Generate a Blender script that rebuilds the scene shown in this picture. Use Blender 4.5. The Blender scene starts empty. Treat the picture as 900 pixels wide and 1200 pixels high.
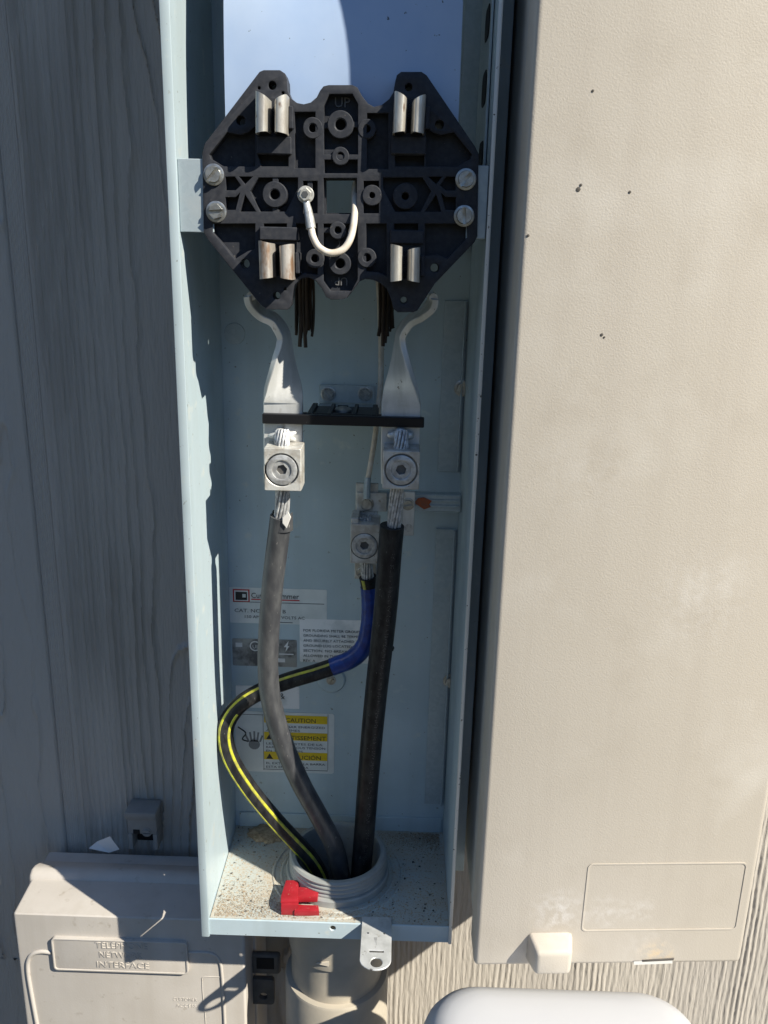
import bpy, bmesh, math, random
import numpy as np
from mathutils import Vector, Matrix

random.seed(7)
RNG = np.random.RandomState(11)
scene = bpy.context.scene
COL = scene.collection
V = Vector

# ------------------------------------------------------------------ camera, sky, sun, exposure
F_PX, PITCH, ROLL, YAW = 1020.0, math.radians(16.7), math.radians(1.36), math.radians(0.8)
CAM = V((0.0, -0.62, 1.5))
fw = V((-math.sin(YAW) * math.cos(PITCH), math.cos(YAW) * math.cos(PITCH), -math.sin(PITCH)))
_r = fw.cross(V((0, 0, 1))).normalized()
_u = _r.cross(fw)
RT = math.cos(ROLL) * _r + math.sin(ROLL) * _u
UP = -math.sin(ROLL) * _r + math.cos(ROLL) * _u
cam_data = bpy.data.cameras.new('camera')
cam = bpy.data.objects.new('camera', cam_data)
COL.objects.link(cam)
rot = Matrix((RT, UP, -fw)).transposed()
cam.matrix_world = Matrix.Translation(CAM) @ rot.to_4x4()
cam_data.sensor_fit = 'HORIZONTAL'
cam_data.sensor_width = 36.0
cam_data.lens = 36.0 * F_PX / 900.0
cam_data.clip_start = 0.01
cam_data.clip_end = 2000.0
scene.camera = cam

SUN_TO = V((1.53, -1.0, 1.5)).normalized()          # towards the sun
elev = math.asin(SUN_TO.z)
azim = math.atan2(SUN_TO.x, SUN_TO.y)
world = bpy.data.worlds.new('World')
scene.world = world
world.use_nodes = True
wn = world.node_tree.nodes
wl = world.node_tree.links
wn.clear()
wo = wn.new('ShaderNodeOutputWorld')
wb = wn.new('ShaderNodeBackground')
sky = wn.new('ShaderNodeTexSky')
sky.sky_type = 'NISHITA'
sky.sun_disc = False
sky.sun_elevation = elev
sky.sun_rotation = azim
sky.air_density = 1.0
sky.dust_density = 0.0
sky.ozone_density = 6.0
wl.new(sky.outputs[0], wb.inputs[0])
wb.inputs[1].default_value = 0.078
wl.new(wb.outputs[0], wo.inputs[0])
sl = bpy.data.lights.new('sun', 'SUN')
sl.energy = 5.0
sl.angle = math.radians(0.53)
sl.color = (1.0, 0.935, 0.80)
sun = bpy.data.objects.new('sun', sl)
COL.objects.link(sun)
sun.rotation_euler = (-SUN_TO).to_track_quat('-Z', 'Y').to_euler()
sun.location = (2, -2, 4)
scene.view_settings.view_transform = 'Standard'
scene.view_settings.look = 'None'
scene.view_settings.exposure = 0.60
scene.view_settings.gamma = 1.0
scene.view_settings.use_curve_mapping = False
scene.render.engine = 'CYCLES'
scene.cycles.use_denoising = True
scene.cycles.max_bounces = 8
scene.cycles.diffuse_bounces = 5
scene.cycles.caustics_reflective = False
scene.cycles.caustics_refractive = False


# ------------------------------------------------------------------ measuring helpers
def ray(x, y):
    return fw + RT * ((x - 450.0) / F_PX) - UP * ((y - 600.0) / F_PX)


def at(x, y, Y):
    """world point seen at photo pixel (x, y) and lying in the plane of depth Y"""
    d = ray(x, y)
    return CAM + d * ((Y - CAM.y) / d.y)


def at_z(x, y, Z):
    d = ray(x, y)
    return CAM + d * ((Z - CAM.z) / d.z)


def at_x(x, y, X):
    d = ray(x, y)
    return CAM + d * ((X - CAM.x) / d.x)


def xz(pts, Y):
    return [((p := at(x, y, Y)).x, p.z) for x, y in pts]


# ------------------------------------------------------------------ materials
MATS = {}


def material(name, col, rough=0.5, metal=0.0, col2=None, nscale=60.0, ndetail=6.0, nlo=0.4, nhi=0.6, stretch=(1, 1, 1),
             bump=0.0, bscale=400.0, bdist=0.001, spec=0.5, rough2=None, spangle=False, specks=None, dirt=None, coat=0.0):
    m = bpy.data.materials.new(name)
    m.use_nodes = True
    nt = m.node_tree
    n, l = nt.nodes, nt.links
    b = n['Principled BSDF']
    b.inputs['Roughness'].default_value = rough
    b.inputs['Metallic'].default_value = metal
    b.inputs['Specular IOR Level'].default_value = spec
    b.inputs['Coat Weight'].default_value = coat
    geo = n.new('ShaderNodeNewGeometry')
    mp = n.new('ShaderNodeMapping')
    mp.inputs['Scale'].default_value = stretch
    l.new(geo.outputs['Position'], mp.inputs['Vector'])
    src = None

    def noise(scale, detail, rough_=0.55):
        t = n.new('ShaderNodeTexNoise')
        t.inputs['Scale'].default_value = scale
        t.inputs['Detail'].default_value = detail
        t.inputs['Roughness'].default_value = rough_
        l.new(mp.outputs[0], t.inputs['Vector'])
        return t

    def ramp(sock, lo, hi):
        r = n.new('ShaderNodeMapRange')
        r.inputs['From Min'].default_value = lo
        r.inputs['From Max'].default_value = hi
        l.new(sock, r.inputs['Value'])
        return r.outputs[0]

    def mix(fac, a, c2):
        x = n.new('ShaderNodeMix')
        x.data_type = 'RGBA'
        l.new(fac, x.inputs['Factor'])
        if isinstance(a, tuple):
            x.inputs['A'].default_value = (*a, 1)
        else:
            l.new(a, x.inputs['A'])
        x.inputs['B'].default_value = (*c2, 1)
        return x.outputs['Result']

    cur = tuple(col)
    if col2 is not None:
        if spangle:
            t = n.new('ShaderNodeTexVoronoi')
            t.inputs['Scale'].default_value = nscale
            l.new(mp.outputs[0], t.inputs['Vector'])
            sep = n.new('ShaderNodeSeparateColor')
            l.new(t.outputs['Color'], sep.inputs[0])
            src = sep.outputs[0]
            fac = ramp(src, 0.0, 1.0)
        else:
            t = noise(nscale, ndetail)
            src = t.outputs[0]
            fac = ramp(src, nlo, nhi)
        cur = mix(fac, cur, tuple(col2))
        if rough2 is not None:
            rr = n.new('ShaderNodeMapRange')
            rr.inputs['To Min'].default_value = rough
            rr.inputs['To Max'].default_value = rough2
            l.new(fac, rr.inputs['Value'])
            l.new(rr.outputs[0], b.inputs['Roughness'])
    for extra in (specks or []):
        c, sc, lo, hi = extra
        t = noise(sc, 3.0, 0.6)
        cur = mix(ramp(t.outputs[0], lo, hi), cur, c)
    if isinstance(cur, tuple):
        b.inputs['Base Color'].default_value = (*cur, 1)
    else:
        l.new(cur, b.inputs['Base Color'])
    if bump > 0:
        t = noise(bscale, 4.0)
        bp = n.new('ShaderNodeBump')
        bp.inputs['Strength'].default_value = bump
        bp.inputs['Distance'].default_value = bdist
        l.new(t.outputs[0], bp.inputs['Height'])
        l.new(bp.outputs[0], b.inputs['Normal'])
    MATS[name] = m
    return m


material('paint', (0.50, 0.60, 0.65), 0.34, col2=(0.445, 0.545, 0.595), nscale=14, rough2=0.5, bump=0.06, bscale=500, bdist=0.0004,
         specks=[((0.42, 0.50, 0.53), 7, 0.50, 0.75), ((0.56, 0.62, 0.62), 55, 0.62, 0.72), ((0.30, 0.33, 0.31), 130, 0.68, 0.76), ((0.12, 0.11, 0.09), 260, 0.70, 0.74)])
material('floor_paint', (0.45, 0.49, 0.475), 0.6, col2=(0.47, 0.43, 0.36), nscale=26, nlo=0.40, nhi=0.66, bump=0.3, bscale=1100,
         bdist=0.0006, specks=[((0.44, 0.34, 0.23), 520, 0.53, 0.66), ((0.36, 0.27, 0.18), 190, 0.62, 0.72), ((0.10, 0.075, 0.05), 420, 0.69, 0.74)])
material('galvanised', (0.45, 0.525, 0.565), 0.40, 0.30, col2=(0.40, 0.475, 0.515), nscale=330, spangle=True, rough2=0.52, bump=0.04,
         specks=[((0.47, 0.52, 0.54), 45, 0.55, 0.8)])
material('bare_edge', (0.78, 0.79, 0.78), 0.4, 0.2, specks=[((0.08, 0.08, 0.08), 260, 0.66, 0.70)])
material('zinc', (0.70, 0.70, 0.67), 0.33, 0.45, col2=(0.50, 0.49, 0.45), nscale=240, bump=0.05, bscale=1500)
material('aluminium', (0.72, 0.73, 0.73), 0.42, 0.38, col2=(0.56, 0.57, 0.56), nscale=70, stretch=(1, 1, 0.3), bump=0.15, bscale=420,
         bdist=0.0008, specks=[((0.36, 0.33, 0.28), 130, 0.64, 0.76), ((0.12, 0.11, 0.10), 260, 0.71, 0.74)])
material('lug_metal', (0.66, 0.655, 0.62), 0.45, 0.25, col2=(0.46, 0.43, 0.38), nscale=90, bump=0.3, bscale=600, bdist=0.0008,
         specks=[((0.30, 0.22, 0.14), 170, 0.64, 0.72), ((0.16, 0.14, 0.12), 300, 0.68, 0.73)])
material('head_metal', (0.50, 0.51, 0.50), 0.34, 0.8, col2=(0.34, 0.34, 0.33), nscale=220, bump=0.12, bscale=900)
material('screw_metal', (0.56, 0.57, 0.57), 0.38, 0.35, col2=(0.36, 0.36, 0.36), nscale=200, bump=0.15, bscale=800)
material('strand_metal', (0.70, 0.71, 0.72), 0.35, 0.35, col2=(0.42, 0.42, 0.42), nscale=300)
material('tin', (0.68, 0.66, 0.60), 0.36, 0.5, col2=(0.54, 0.50, 0.44), nscale=120, stretch=(1, 1, 0.4), bump=0.14, bscale=700,
         specks=[((0.22, 0.13, 0.08), 160, 0.66, 0.74)])
material('rusty_tin', (0.56, 0.52, 0.47), 0.42, 0.5, col2=(0.34, 0.21, 0.13), nscale=110, stretch=(1, 1, 0.4), nlo=0.48, nhi=0.62,
         bump=0.2, bscale=600)
material('phenolic', (0.038, 0.041, 0.050), 0.38, col2=(0.056, 0.058, 0.066), nscale=260, nlo=0.4, nhi=0.7, bump=0.15, bscale=1500,
         bdist=0.0005, spec=0.10, specks=[((0.14, 0.13, 0.12), 420, 0.68, 0.76)])
material('phenolic_worn_glint', (0.16, 0.16, 0.165), 0.5, spec=0.3)  # lighter colour stands in for the glint of worn letter edges
material('faded_print', (0.15, 0.15, 0.15), 0.6)
material('black_hole', (0.006, 0.006, 0.007), 0.8)
material('black_plastic', (0.010, 0.010, 0.012), 0.4, spec=0.3, bump=0.05, bscale=900, specks=[((0.16, 0.15, 0.14), 500, 0.70, 0.76)])
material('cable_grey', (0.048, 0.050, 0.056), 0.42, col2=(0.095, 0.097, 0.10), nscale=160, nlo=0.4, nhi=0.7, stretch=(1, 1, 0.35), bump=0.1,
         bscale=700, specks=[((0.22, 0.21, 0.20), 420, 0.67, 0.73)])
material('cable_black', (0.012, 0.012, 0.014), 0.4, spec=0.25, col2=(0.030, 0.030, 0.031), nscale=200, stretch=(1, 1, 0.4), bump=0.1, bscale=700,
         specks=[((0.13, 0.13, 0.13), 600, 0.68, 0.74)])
material('yellow_stripe', (0.50, 0.50, 0.03), 0.4, col2=(0.30, 0.28, 0.06), nscale=160)
material('blue_tape', (0.012, 0.055, 0.30), 0.3, col2=(0.010, 0.035, 0.20), nscale=160, bump=0.2, bscale=220, bdist=0.0015)
material('wire_white', (0.74, 0.68, 0.60), 0.42, col2=(0.64, 0.56, 0.46), nscale=150)
material('wire_beige', (0.55, 0.50, 0.40), 0.5, col2=(0.42, 0.37, 0.28), nscale=200)
material('brown_strand', (0.050, 0.030, 0.018), 0.6, 0.2, col2=(0.020, 0.014, 0.011), nscale=200, stretch=(1, 1, 0.2))
material('pvc', (0.36, 0.37, 0.36), 0.45, col2=(0.29, 0.30, 0.29), nscale=30, bump=0.04, bscale=500,
         specks=[((0.22, 0.18, 0.13), 130, 0.64, 0.74)])
material('pvc_painted', (0.48, 0.43, 0.35), 0.55, col2=(0.40, 0.365, 0.305), nscale=25, bump=0.12, bscale=260, bdist=0.0008)
material('beige_cover', (0.585, 0.535, 0.465), 0.5, col2=(0.545, 0.495, 0.425), nscale=5, nlo=0.3, nhi=0.7, bump=0.22, bscale=820, bdist=0.0008, spec=0.35,
         specks=[((0.53, 0.48, 0.41), 22, 0.55, 0.8), ((0.62, 0.575, 0.51), 12, 0.56, 0.75)])
material('beige_smooth', (0.60, 0.545, 0.455), 0.5, col2=(0.56, 0.505, 0.42), nscale=14)
material('telecom', (0.54, 0.505, 0.465), 0.55, col2=(0.50, 0.465, 0.425), nscale=16, bump=0.18, bscale=600, bdist=0.0006, spec=0.35,
         specks=[((0.36, 0.32, 0.27), 90, 0.64, 0.8)])
material('latch_plastic', (0.33, 0.32, 0.30), 0.55, col2=(0.28, 0.27, 0.255), nscale=40)
material('body_plastic', (0.55, 0.53, 0.49), 0.4, col2=(0.50, 0.48, 0.45), nscale=30)
material('siding', (0.55, 0.505, 0.445), 0.72, col2=(0.50, 0.46, 0.41), nscale=20, stretch=(1, 1, 0.12), nlo=0.35, nhi=0.7, bump=0.65,
         bscale=420, bdist=0.0016, spec=0.25, specks=[((0.40, 0.365, 0.315), 60, 0.62, 0.85)])
material('white_plastic', (0.55, 0.555, 0.575), 0.38, col2=(0.535, 0.54, 0.56), nscale=8)
material('panel_sky_mottle', (0.50, 0.60, 0.76), 0.16, col2=(0.34, 0.46, 0.68), nscale=9, nlo=0.3, nhi=0.7, bump=0.03, bscale=60, bdist=0.002,  # blue-white patches in the colour stand in for mottled sky reflections
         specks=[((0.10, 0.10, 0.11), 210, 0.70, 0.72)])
material('red_plastic', (0.40, 0.022, 0.034), 0.38, col2=(0.34, 0.016, 0.024), nscale=130, nlo=0.35, nhi=0.7, bump=0.15, bscale=900, specks=[((0.42, 0.22, 0.17), 380, 0.64, 0.72)])
material('paper', (0.78, 0.79, 0.80), 0.7)
material('sticker', (0.76, 0.78, 0.77), 0.4, col2=(0.66, 0.69, 0.68), nscale=40)
material('sticker_white', (0.86, 0.86, 0.86), 0.5, col2=(0.68, 0.70, 0.70), nscale=60, nlo=0.5, nhi=0.66)
material('sticker_foil', (0.34, 0.36, 0.37), 0.4, 0.4, col2=(0.12, 0.12, 0.13), nscale=90, nlo=0.42, nhi=0.62)
material('ink_black', (0.02, 0.02, 0.022), 0.6)
material('ink_grey', (0.07, 0.075, 0.08), 0.6)
material('dark_plastic', (0.13, 0.125, 0.12), 0.55, col2=(0.10, 0.095, 0.09), nscale=60)
material('ink_red', (0.55, 0.03, 0.03), 0.6)
material('ink_faded', (0.22, 0.23, 0.24), 0.6)
material('ink_white', (0.75, 0.75, 0.75), 0.6)
material('ink_yellow', (0.80, 0.56, 0.01), 0.5, col2=(0.70, 0.48, 0.02), nscale=100)
material('orange_paint', (0.42, 0.09, 0.02), 0.6, col2=(0.30, 0.10, 0.05), nscale=200)
material('sand', (0.46, 0.39, 0.30), 0.9, col2=(0.25, 0.17, 0.10), nscale=900, nlo=0.35, nhi=0.65)
material('mud', (0.42, 0.33, 0.22), 0.95, col2=(0.28, 0.21, 0.13), nscale=300, bump=0.6, bscale=500, bdist=0.002)
material('worn', (0.70, 0.57, 0.40), 0.7, col2=(0.58, 0.51, 0.41), nscale=120, nlo=0.45, nhi=0.55)
material('scuff', (0.72, 0.70, 0.66), 0.6)
material('speck', (0.10, 0.09, 0.08), 0.8)
material('ground', (0.055, 0.06, 0.04), 0.95, col2=(0.09, 0.075, 0.05), nscale=3, bump=0.4, bscale=40, bdist=0.01)

# ------------------------------------------------------------------ object helpers
WL = {}


def thing(name, label, cat, loc, group=None):
    o = bpy.data.objects.new(name, None)
    o.empty_display_size = 0.02
    COL.objects.link(o)
    o.location = loc
    WL[o] = V(loc)
    tag(o, label, cat, group)
    return o


def tag(o, label=None, cat=None, group=None, kind=None):
    if label:
        o['label'] = label
    if cat:
        o['category'] = cat
    if group:
        o['group'] = group
    if kind:
        o['kind'] = kind
    return o


def obj(name, me, mat, parent=None, smooth=35.0, recentre=True):
    """one mesh object; its origin goes to the bottom centre of the mesh"""
    me.name = name
    n = len(me.vertices)
    co = np.empty(n * 3)
    me.vertices.foreach_get('co', co)
    co = co.reshape(-1, 3)
    c = V((0, 0, 0))
    if recentre and n:
        lo, hi = co.min(0), co.max(0)
        c = V(((lo[0] + hi[0]) / 2, (lo[1] + hi[1]) / 2, lo[2]))
        me.vertices.foreach_set('co', (co - np.array(c)).ravel())
    if smooth:
        me.polygons.foreach_set('use_smooth', [True] * len(me.polygons))
        me.set_sharp_from_angle(angle=math.radians(smooth))
    me.materials.clear()
    me.materials.append(MATS[mat] if isinstance(mat, str) else mat)
    me.update()
    o = bpy.data.objects.new(name, me)
    COL.objects.link(o)
    o.location = c
    WL[o] = c
    if parent is not None:
        o.parent = parent
        o.matrix_parent_inverse = Matrix.Translation(-WL[parent])
    return o


def from_bm(bm):
    bmesh.ops.recalc_face_normals(bm, faces=bm.faces)
    me = bpy.data.meshes.new('m')
    bm.to_mesh(me)
    bm.free()
    return me


def add_box(bm, x0, x1, y0, y1, z0, z1):
    vs = [bm.verts.new((x, y, z)) for x in (x0, x1) for y in (y0, y1) for z in (z0, z1)]
    for f in ((0, 1, 3, 2), (4, 6, 7, 5), (0, 4, 5, 1), (2, 3, 7, 6), (0, 2, 6, 4), (1, 5, 7, 3)):
        bm.faces.new([vs[i] for i in f])
    return vs


def box(x0, x1, y0, y1, z0, z1, bev=0.0, seg=2):
    bm = bmesh.new()
    add_box(bm, x0, x1, y0, y1, z0, z1)
    if bev:
        bmesh.ops.bevel(bm, geom=list(bm.edges), offset=bev, segments=seg, profile=0.5, affect='EDGES')
    return from_bm(bm)


def boxes(lst):
    bm = bmesh.new()
    for b in lst:
        add_box(bm, *b)
    return from_bm(bm)


AXES = {'y': lambda u, v, w: (u, w, v), 'z': lambda u, v, w: (u, v, w), 'x': lambda u, v, w: (w, u, v)}


def prism(loops, a, b, axis='y', bev=0.0, seg=1):
    """flat region bounded by loops (the first outer, the others holes) made solid from a to b along axis"""
    cu = bpy.data.curves.new('c', 'CURVE')
    cu.dimensions = '2D'
    cu.fill_mode = 'BOTH'
    h = (b - a) / 2
    cu.extrude = max(h - bev, 1e-6)
    cu.bevel_depth = bev
    cu.bevel_resolution = seg - 1
    cu.offset = -bev
    for lp in loops:
        s = cu.splines.new('POLY')
        s.points.add(len(lp) - 1)
        for p, (u, v) in zip(s.points, lp):
            p.co = (u, v, 0, 1)
        s.use_cyclic_u = True
    o = bpy.data.objects.new('c', cu)
    me = bpy.data.meshes.new_from_object(o)
    bpy.data.objects.remove(o)
    bpy.data.curves.remove(cu)
    n = len(me.vertices)
    co = np.empty(n * 3)
    me.vertices.foreach_get('co', co)
    co = co.reshape(-1, 3)
    co[:, 2] += (a + b) / 2
    u, v, w = co[:, 0].copy(), co[:, 1].copy(), co[:, 2].copy()
    out = np.stack(AXES[axis](u, v, w), 1)
    me.vertices.foreach_set('co', out.ravel())
    bm = bmesh.new()
    bm.from_mesh(me)
    bmesh.ops.remove_doubles(bm, verts=bm.verts, dist=1e-7)
    bmesh.ops.recalc_face_normals(bm, faces=bm.faces)
    bm.to_mesh(me)
    bm.free()
    return me


def circle(u, v, r, n=20, ph=0.0):
    return [(u + r * math.cos(ph + 2 * math.pi * i / n), v + r * math.sin(ph + 2 * math.pi * i / n)) for i in range(n)]


def round_rect(u0, u1, v0, v1, r, n=5):
    out = []
    for cu, cv, a0 in ((u1 - r, v1 - r, 0), (u0 + r, v1 - r, 90), (u0 + r, v0 + r, 180), (u1 - r, v0 + r, 270)):
        for i in range(n + 1):
            a = math.radians(a0 + 90 * i / n)
            out.append((cu + r * math.cos(a), cv + r * math.sin(a)))
    return out


def catmull(pts, per=8):
    pts = [V(p) for p in pts]
    P = [2 * pts[0] - pts[1]] + pts + [2 * pts[-1] - pts[-2]]
    out = []
    for i in range(1, len(P) - 2):
        p0, p1, p2, p3 = P[i - 1:i + 3]
        for k in range(per):
            t = k / per
            out.append(0.5 * ((2 * p1) + (p2 - p0) * t + (2 * p0 - 5 * p1 + 4 * p2 - p3) * t * t + (3 * p1 - p0 - 3 * p2 + p3) * t ** 3))
    out.append(pts[-1])
    return out


def frames(path, ref=V((0, -1, 0))):
    """parallel-transport frames: list of (tangent, normal, binormal)"""
    out = []
    nrm = None
    for i, p in enumerate(path):
        t = (path[min(i + 1, len(path) - 1)] - path[max(i - 1, 0)]).normalized()
        if nrm is None:
            nrm = (ref - t * ref.dot(t)).normalized()
        else:
            nrm = (nrm - t * nrm.dot(t)).normalized()
        out.append((t, nrm, t.cross(nrm)))
    return out


def tube_into(bm, path, rad, n=14, caps=True):
    fr = frames(path)
    rings = []
    for i, (p, (t, a, b)) in enumerate(zip(path, fr)):
        r = rad[i] if isinstance(rad, (list, tuple)) else rad
        rings.append([bm.verts.new(p + a * (r * math.cos(2 * math.pi * k / n)) + b * (r * math.sin(2 * math.pi * k / n))) for k in range(n)])
    for r0, r1 in zip(rings, rings[1:]):
        for k in range(n):
            bm.faces.new((r0[k], r0[(k + 1) % n], r1[(k + 1) % n], r1[k]))
    if caps:
        bm.faces.new(rings[0])
        bm.faces.new(list(reversed(rings[-1])))


def tube(path, rad, n=14, caps=True):
    bm = bmesh.new()
    tube_into(bm, path, rad, n, caps)
    return from_bm(bm)


def strip_on_tube(path, r, a0, width, twist=0.0, lift=0.0003):
    """thin raised stripe that follows a tube; a0 = start angle, twist = radians over the whole length"""
    fr = frames(path)
    bm = bmesh.new()
    rows = []
    m = 5
    for i, (p, (t, a, b)) in enumerate(zip(path, fr)):
        ang = a0 + twist * i / (len(path) - 1)
        row = []
        for k in range(m):
            q = ang + width * (k / (m - 1) - 0.5)
            rr = r + (lift if 0 < k < m - 1 else -lift)
            row.append(bm.verts.new(p + a * (rr * math.cos(q)) + b * (rr * math.sin(q))))
        rows.append(row)
    for r0, r1 in zip(rows, rows[1:]):
        for k in range(m - 1):
            bm.faces.new((r0[k], r0[k + 1], r1[k + 1], r1[k]))
    return from_bm(bm)


def lathe(c, prof, axis='y', n=28):
    """prof: list of (radius, distance along axis); closed where radius is 0"""
    bm = bmesh.new()
    f = {'y': lambda r, h, a: (c[0] + r * math.cos(a), c[1] + h, c[2] + r * math.sin(a)),
         'z': lambda r, h, a: (c[0] + r * math.cos(a), c[1] + r * math.sin(a), c[2] + h)}[axis]
    rings = []
    for r, h in prof:
        if r < 1e-7:
            rings.append([bm.verts.new(f(0, h, 0))])
        else:
            rings.append([bm.verts.new(f(r, h, 2 * math.pi * k / n)) for k in range(n)])
    for r0, r1 in zip(rings, rings[1:]):
        for k in range(n):
            k2 = (k + 1) % n
            if len(r0) == 1 and len(r1) > 1:
                bm.faces.new((r0[0], r1[k], r1[k2]))
            elif len(r1) == 1 and len(r0) > 1:
                bm.faces.new((r0[k], r0[k2], r1[0]))
            elif len(r0) > 1:
                bm.faces.new((r0[k], r0[k2], r1[k2], r1[k]))
    return from_bm(bm)


def text_mesh(s, size, x, z, Y, thick=0.0001, align='LEFT', rot=0.0, xscale=1.0, flip=False):
    """raised lettering that faces the camera (-Y); (x, z) is the baseline start or centre"""
    cu = bpy.data.curves.new('t', 'FONT')
    cu.body = s
    cu.size = size
    cu.align_x = align
    cu.extrude = thick
    cu.resolution_u = 2
    o = bpy.data.objects.new('t', cu)
    me = bpy.data.meshes.new_from_object(o)
    bpy.data.objects.remove(o)
    bpy.data.curves.remove(cu)
    n = len(me.vertices)
    co = np.empty(n * 3)
    me.vertices.foreach_get('co', co)
    co = co.reshape(-1, 3)
    u, v, w = co[:, 0] * xscale, co[:, 1].copy(), co[:, 2].copy()
    if flip:
        u, v = -u, -v
    cr, sr = math.cos(rot), math.sin(rot)
    out = np.stack([x + u * cr - v * sr, Y - w, z + u * sr + v * cr], 1)
    me.vertices.foreach_set('co', out.ravel())
    return me


def noise2(x, z, seed=0):
    """smooth value noise on numpy arrays, about -1..1"""
    rs = np.random.RandomState(seed)
    tab = rs.rand(64, 64) * 2 - 1
    xi, zi = np.floor(x).astype(int), np.floor(z).astype(int)
    fx, fz = x - xi, z - zi
    fx = fx * fx * fx * (fx * (fx * 6 - 15) + 10)
    fz = fz * fz * fz * (fz * (fz * 6 - 15) + 10)
    g = lambda a, b: tab[a % 64, b % 64]
    return (g(xi, zi) * (1 - fx) + g(xi + 1, zi) * fx) * (1 - fz) + (g(xi, zi + 1) * (1 - fx) + g(xi + 1, zi + 1) * fx) * fz


def screw(name, c, r, parent, mat='head_metal', slot_deg=45.0, hexhead=True, h=0.0028, washer=1.28):
    """slotted screw head that faces -Y: washer flange, hexagon head cut by a real slot"""
    s = obj(name, lathe(c, [(0, 0.0005), (r * washer, 0.0005), (r * washer, -h * 0.24), (r * 1.05, -h * 0.34), (r * 0.9, -h * 0.30), (0, -h * 0.30)]), mat, parent)
    a = math.radians(slot_deg)
    halves = bmesh.new()
    n = 6 if hexhead else 22
    poly = circle(0, 0, r, n, math.radians(17))
    gap = r * 0.24
    me = bpy.data.meshes.new('h')
    for sgn in (1, -1):
        pts = []
        m = len(poly)
        ca, sa = math.cos(a), math.sin(a)
        loc = [(u * ca + v * sa, (-u * sa + v * ca) * sgn) for u, v in poly]
        if sgn < 0:
            loc = loc[::-1]
        for i in range(m):
            p, q = loc[i], loc[(i + 1) % m]
            if p[1] >= gap:
                pts.append(p)
            if (p[1] - gap) * (q[1] - gap) < 0:
                t = (gap - p[1]) / (q[1] - p[1])
                pts.append((p[0] + (q[0] - p[0]) * t, gap))
        pts = [(u, v * sgn) for u, v in pts]
        pts = [(u * ca - v * sa, u * sa + v * ca) for u, v in pts]
        lo = [halves.verts.new((c[0] + u, c[1] - h * 0.28, c[2] + v)) for u, v in pts]
        hi = [halves.verts.new((c[0] + u * 0.9, c[1] - h, c[2] + v * 0.9)) for u, v in pts]
        k = len(pts)
        halves.faces.new(hi)
        for i in range(k):
            halves.faces.new((lo[i], lo[(i + 1) % k], hi[(i + 1) % k], hi[i]))
    obj('screw_head', from_bm(halves), mat, s, smooth=20)
    return s


# ------------------------------------------------------------------ the setting, plus an added unseen horizon ring
gm = bmesh.new()
gv = [gm.verts.new(p) for p in ((-400, -400, 0), (400, -400, 0), (400, 400, 0), (-400, 400, 0))]
gm.faces.new(gv)
tag(obj('ground', from_bm(gm), 'ground', smooth=None), kind='structure')

hm_ = bmesh.new()  # unseen ring of hills, added to block low bright sky and cool the shade
rows_ = []
NH = 96
for r_, k_ in ((70, 0.0), (95, 0.55), (130, 1.0), (190, 1.25), (320, 1.1)):
    row = []
    for q in range(NH):
        an = 2 * math.pi * q / NH
        h_ = k_ * (24 + 5 * math.sin(an * 3 + 0.7) + 3 * math.sin(an * 7 + 2.0) + 1.5 * math.sin(an * 17 + r_))
        row.append(hm_.verts.new((r_ * math.cos(an), r_ * math.sin(an), h_ - 0.05)))
    rows_.append(row)
for r0, r1 in zip(rows_, rows_[1:]):
    for q in range(NH):
        hm_.faces.new((r0[q], r0[(q + 1) % NH], r1[(q + 1) % NH], r1[q]))
material('horizon_blocker_green', (0.050, 0.060, 0.030), 0.95, col2=(0.080, 0.072, 0.045), nscale=0.15, bump=0.4, bscale=1.0, bdist=0.3)
tag(obj('horizon_blocker', from_bm(hm_), 'horizon_blocker_green', smooth=60), kind='structure')

WALL_Y = 0.174
SEAM0, SEAM1 = -0.3310, 0.5200
SEAMS = [SEAM0 - 0.40, SEAM0, SEAM1, SEAM1 + 0.40]
GROOVE = 0.017
wall = thing('siding_wall', 'tan wood-grain panel siding behind all the boxes, in deep shade at the left', 'wall', (0, WALL_Y, 0))


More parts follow.
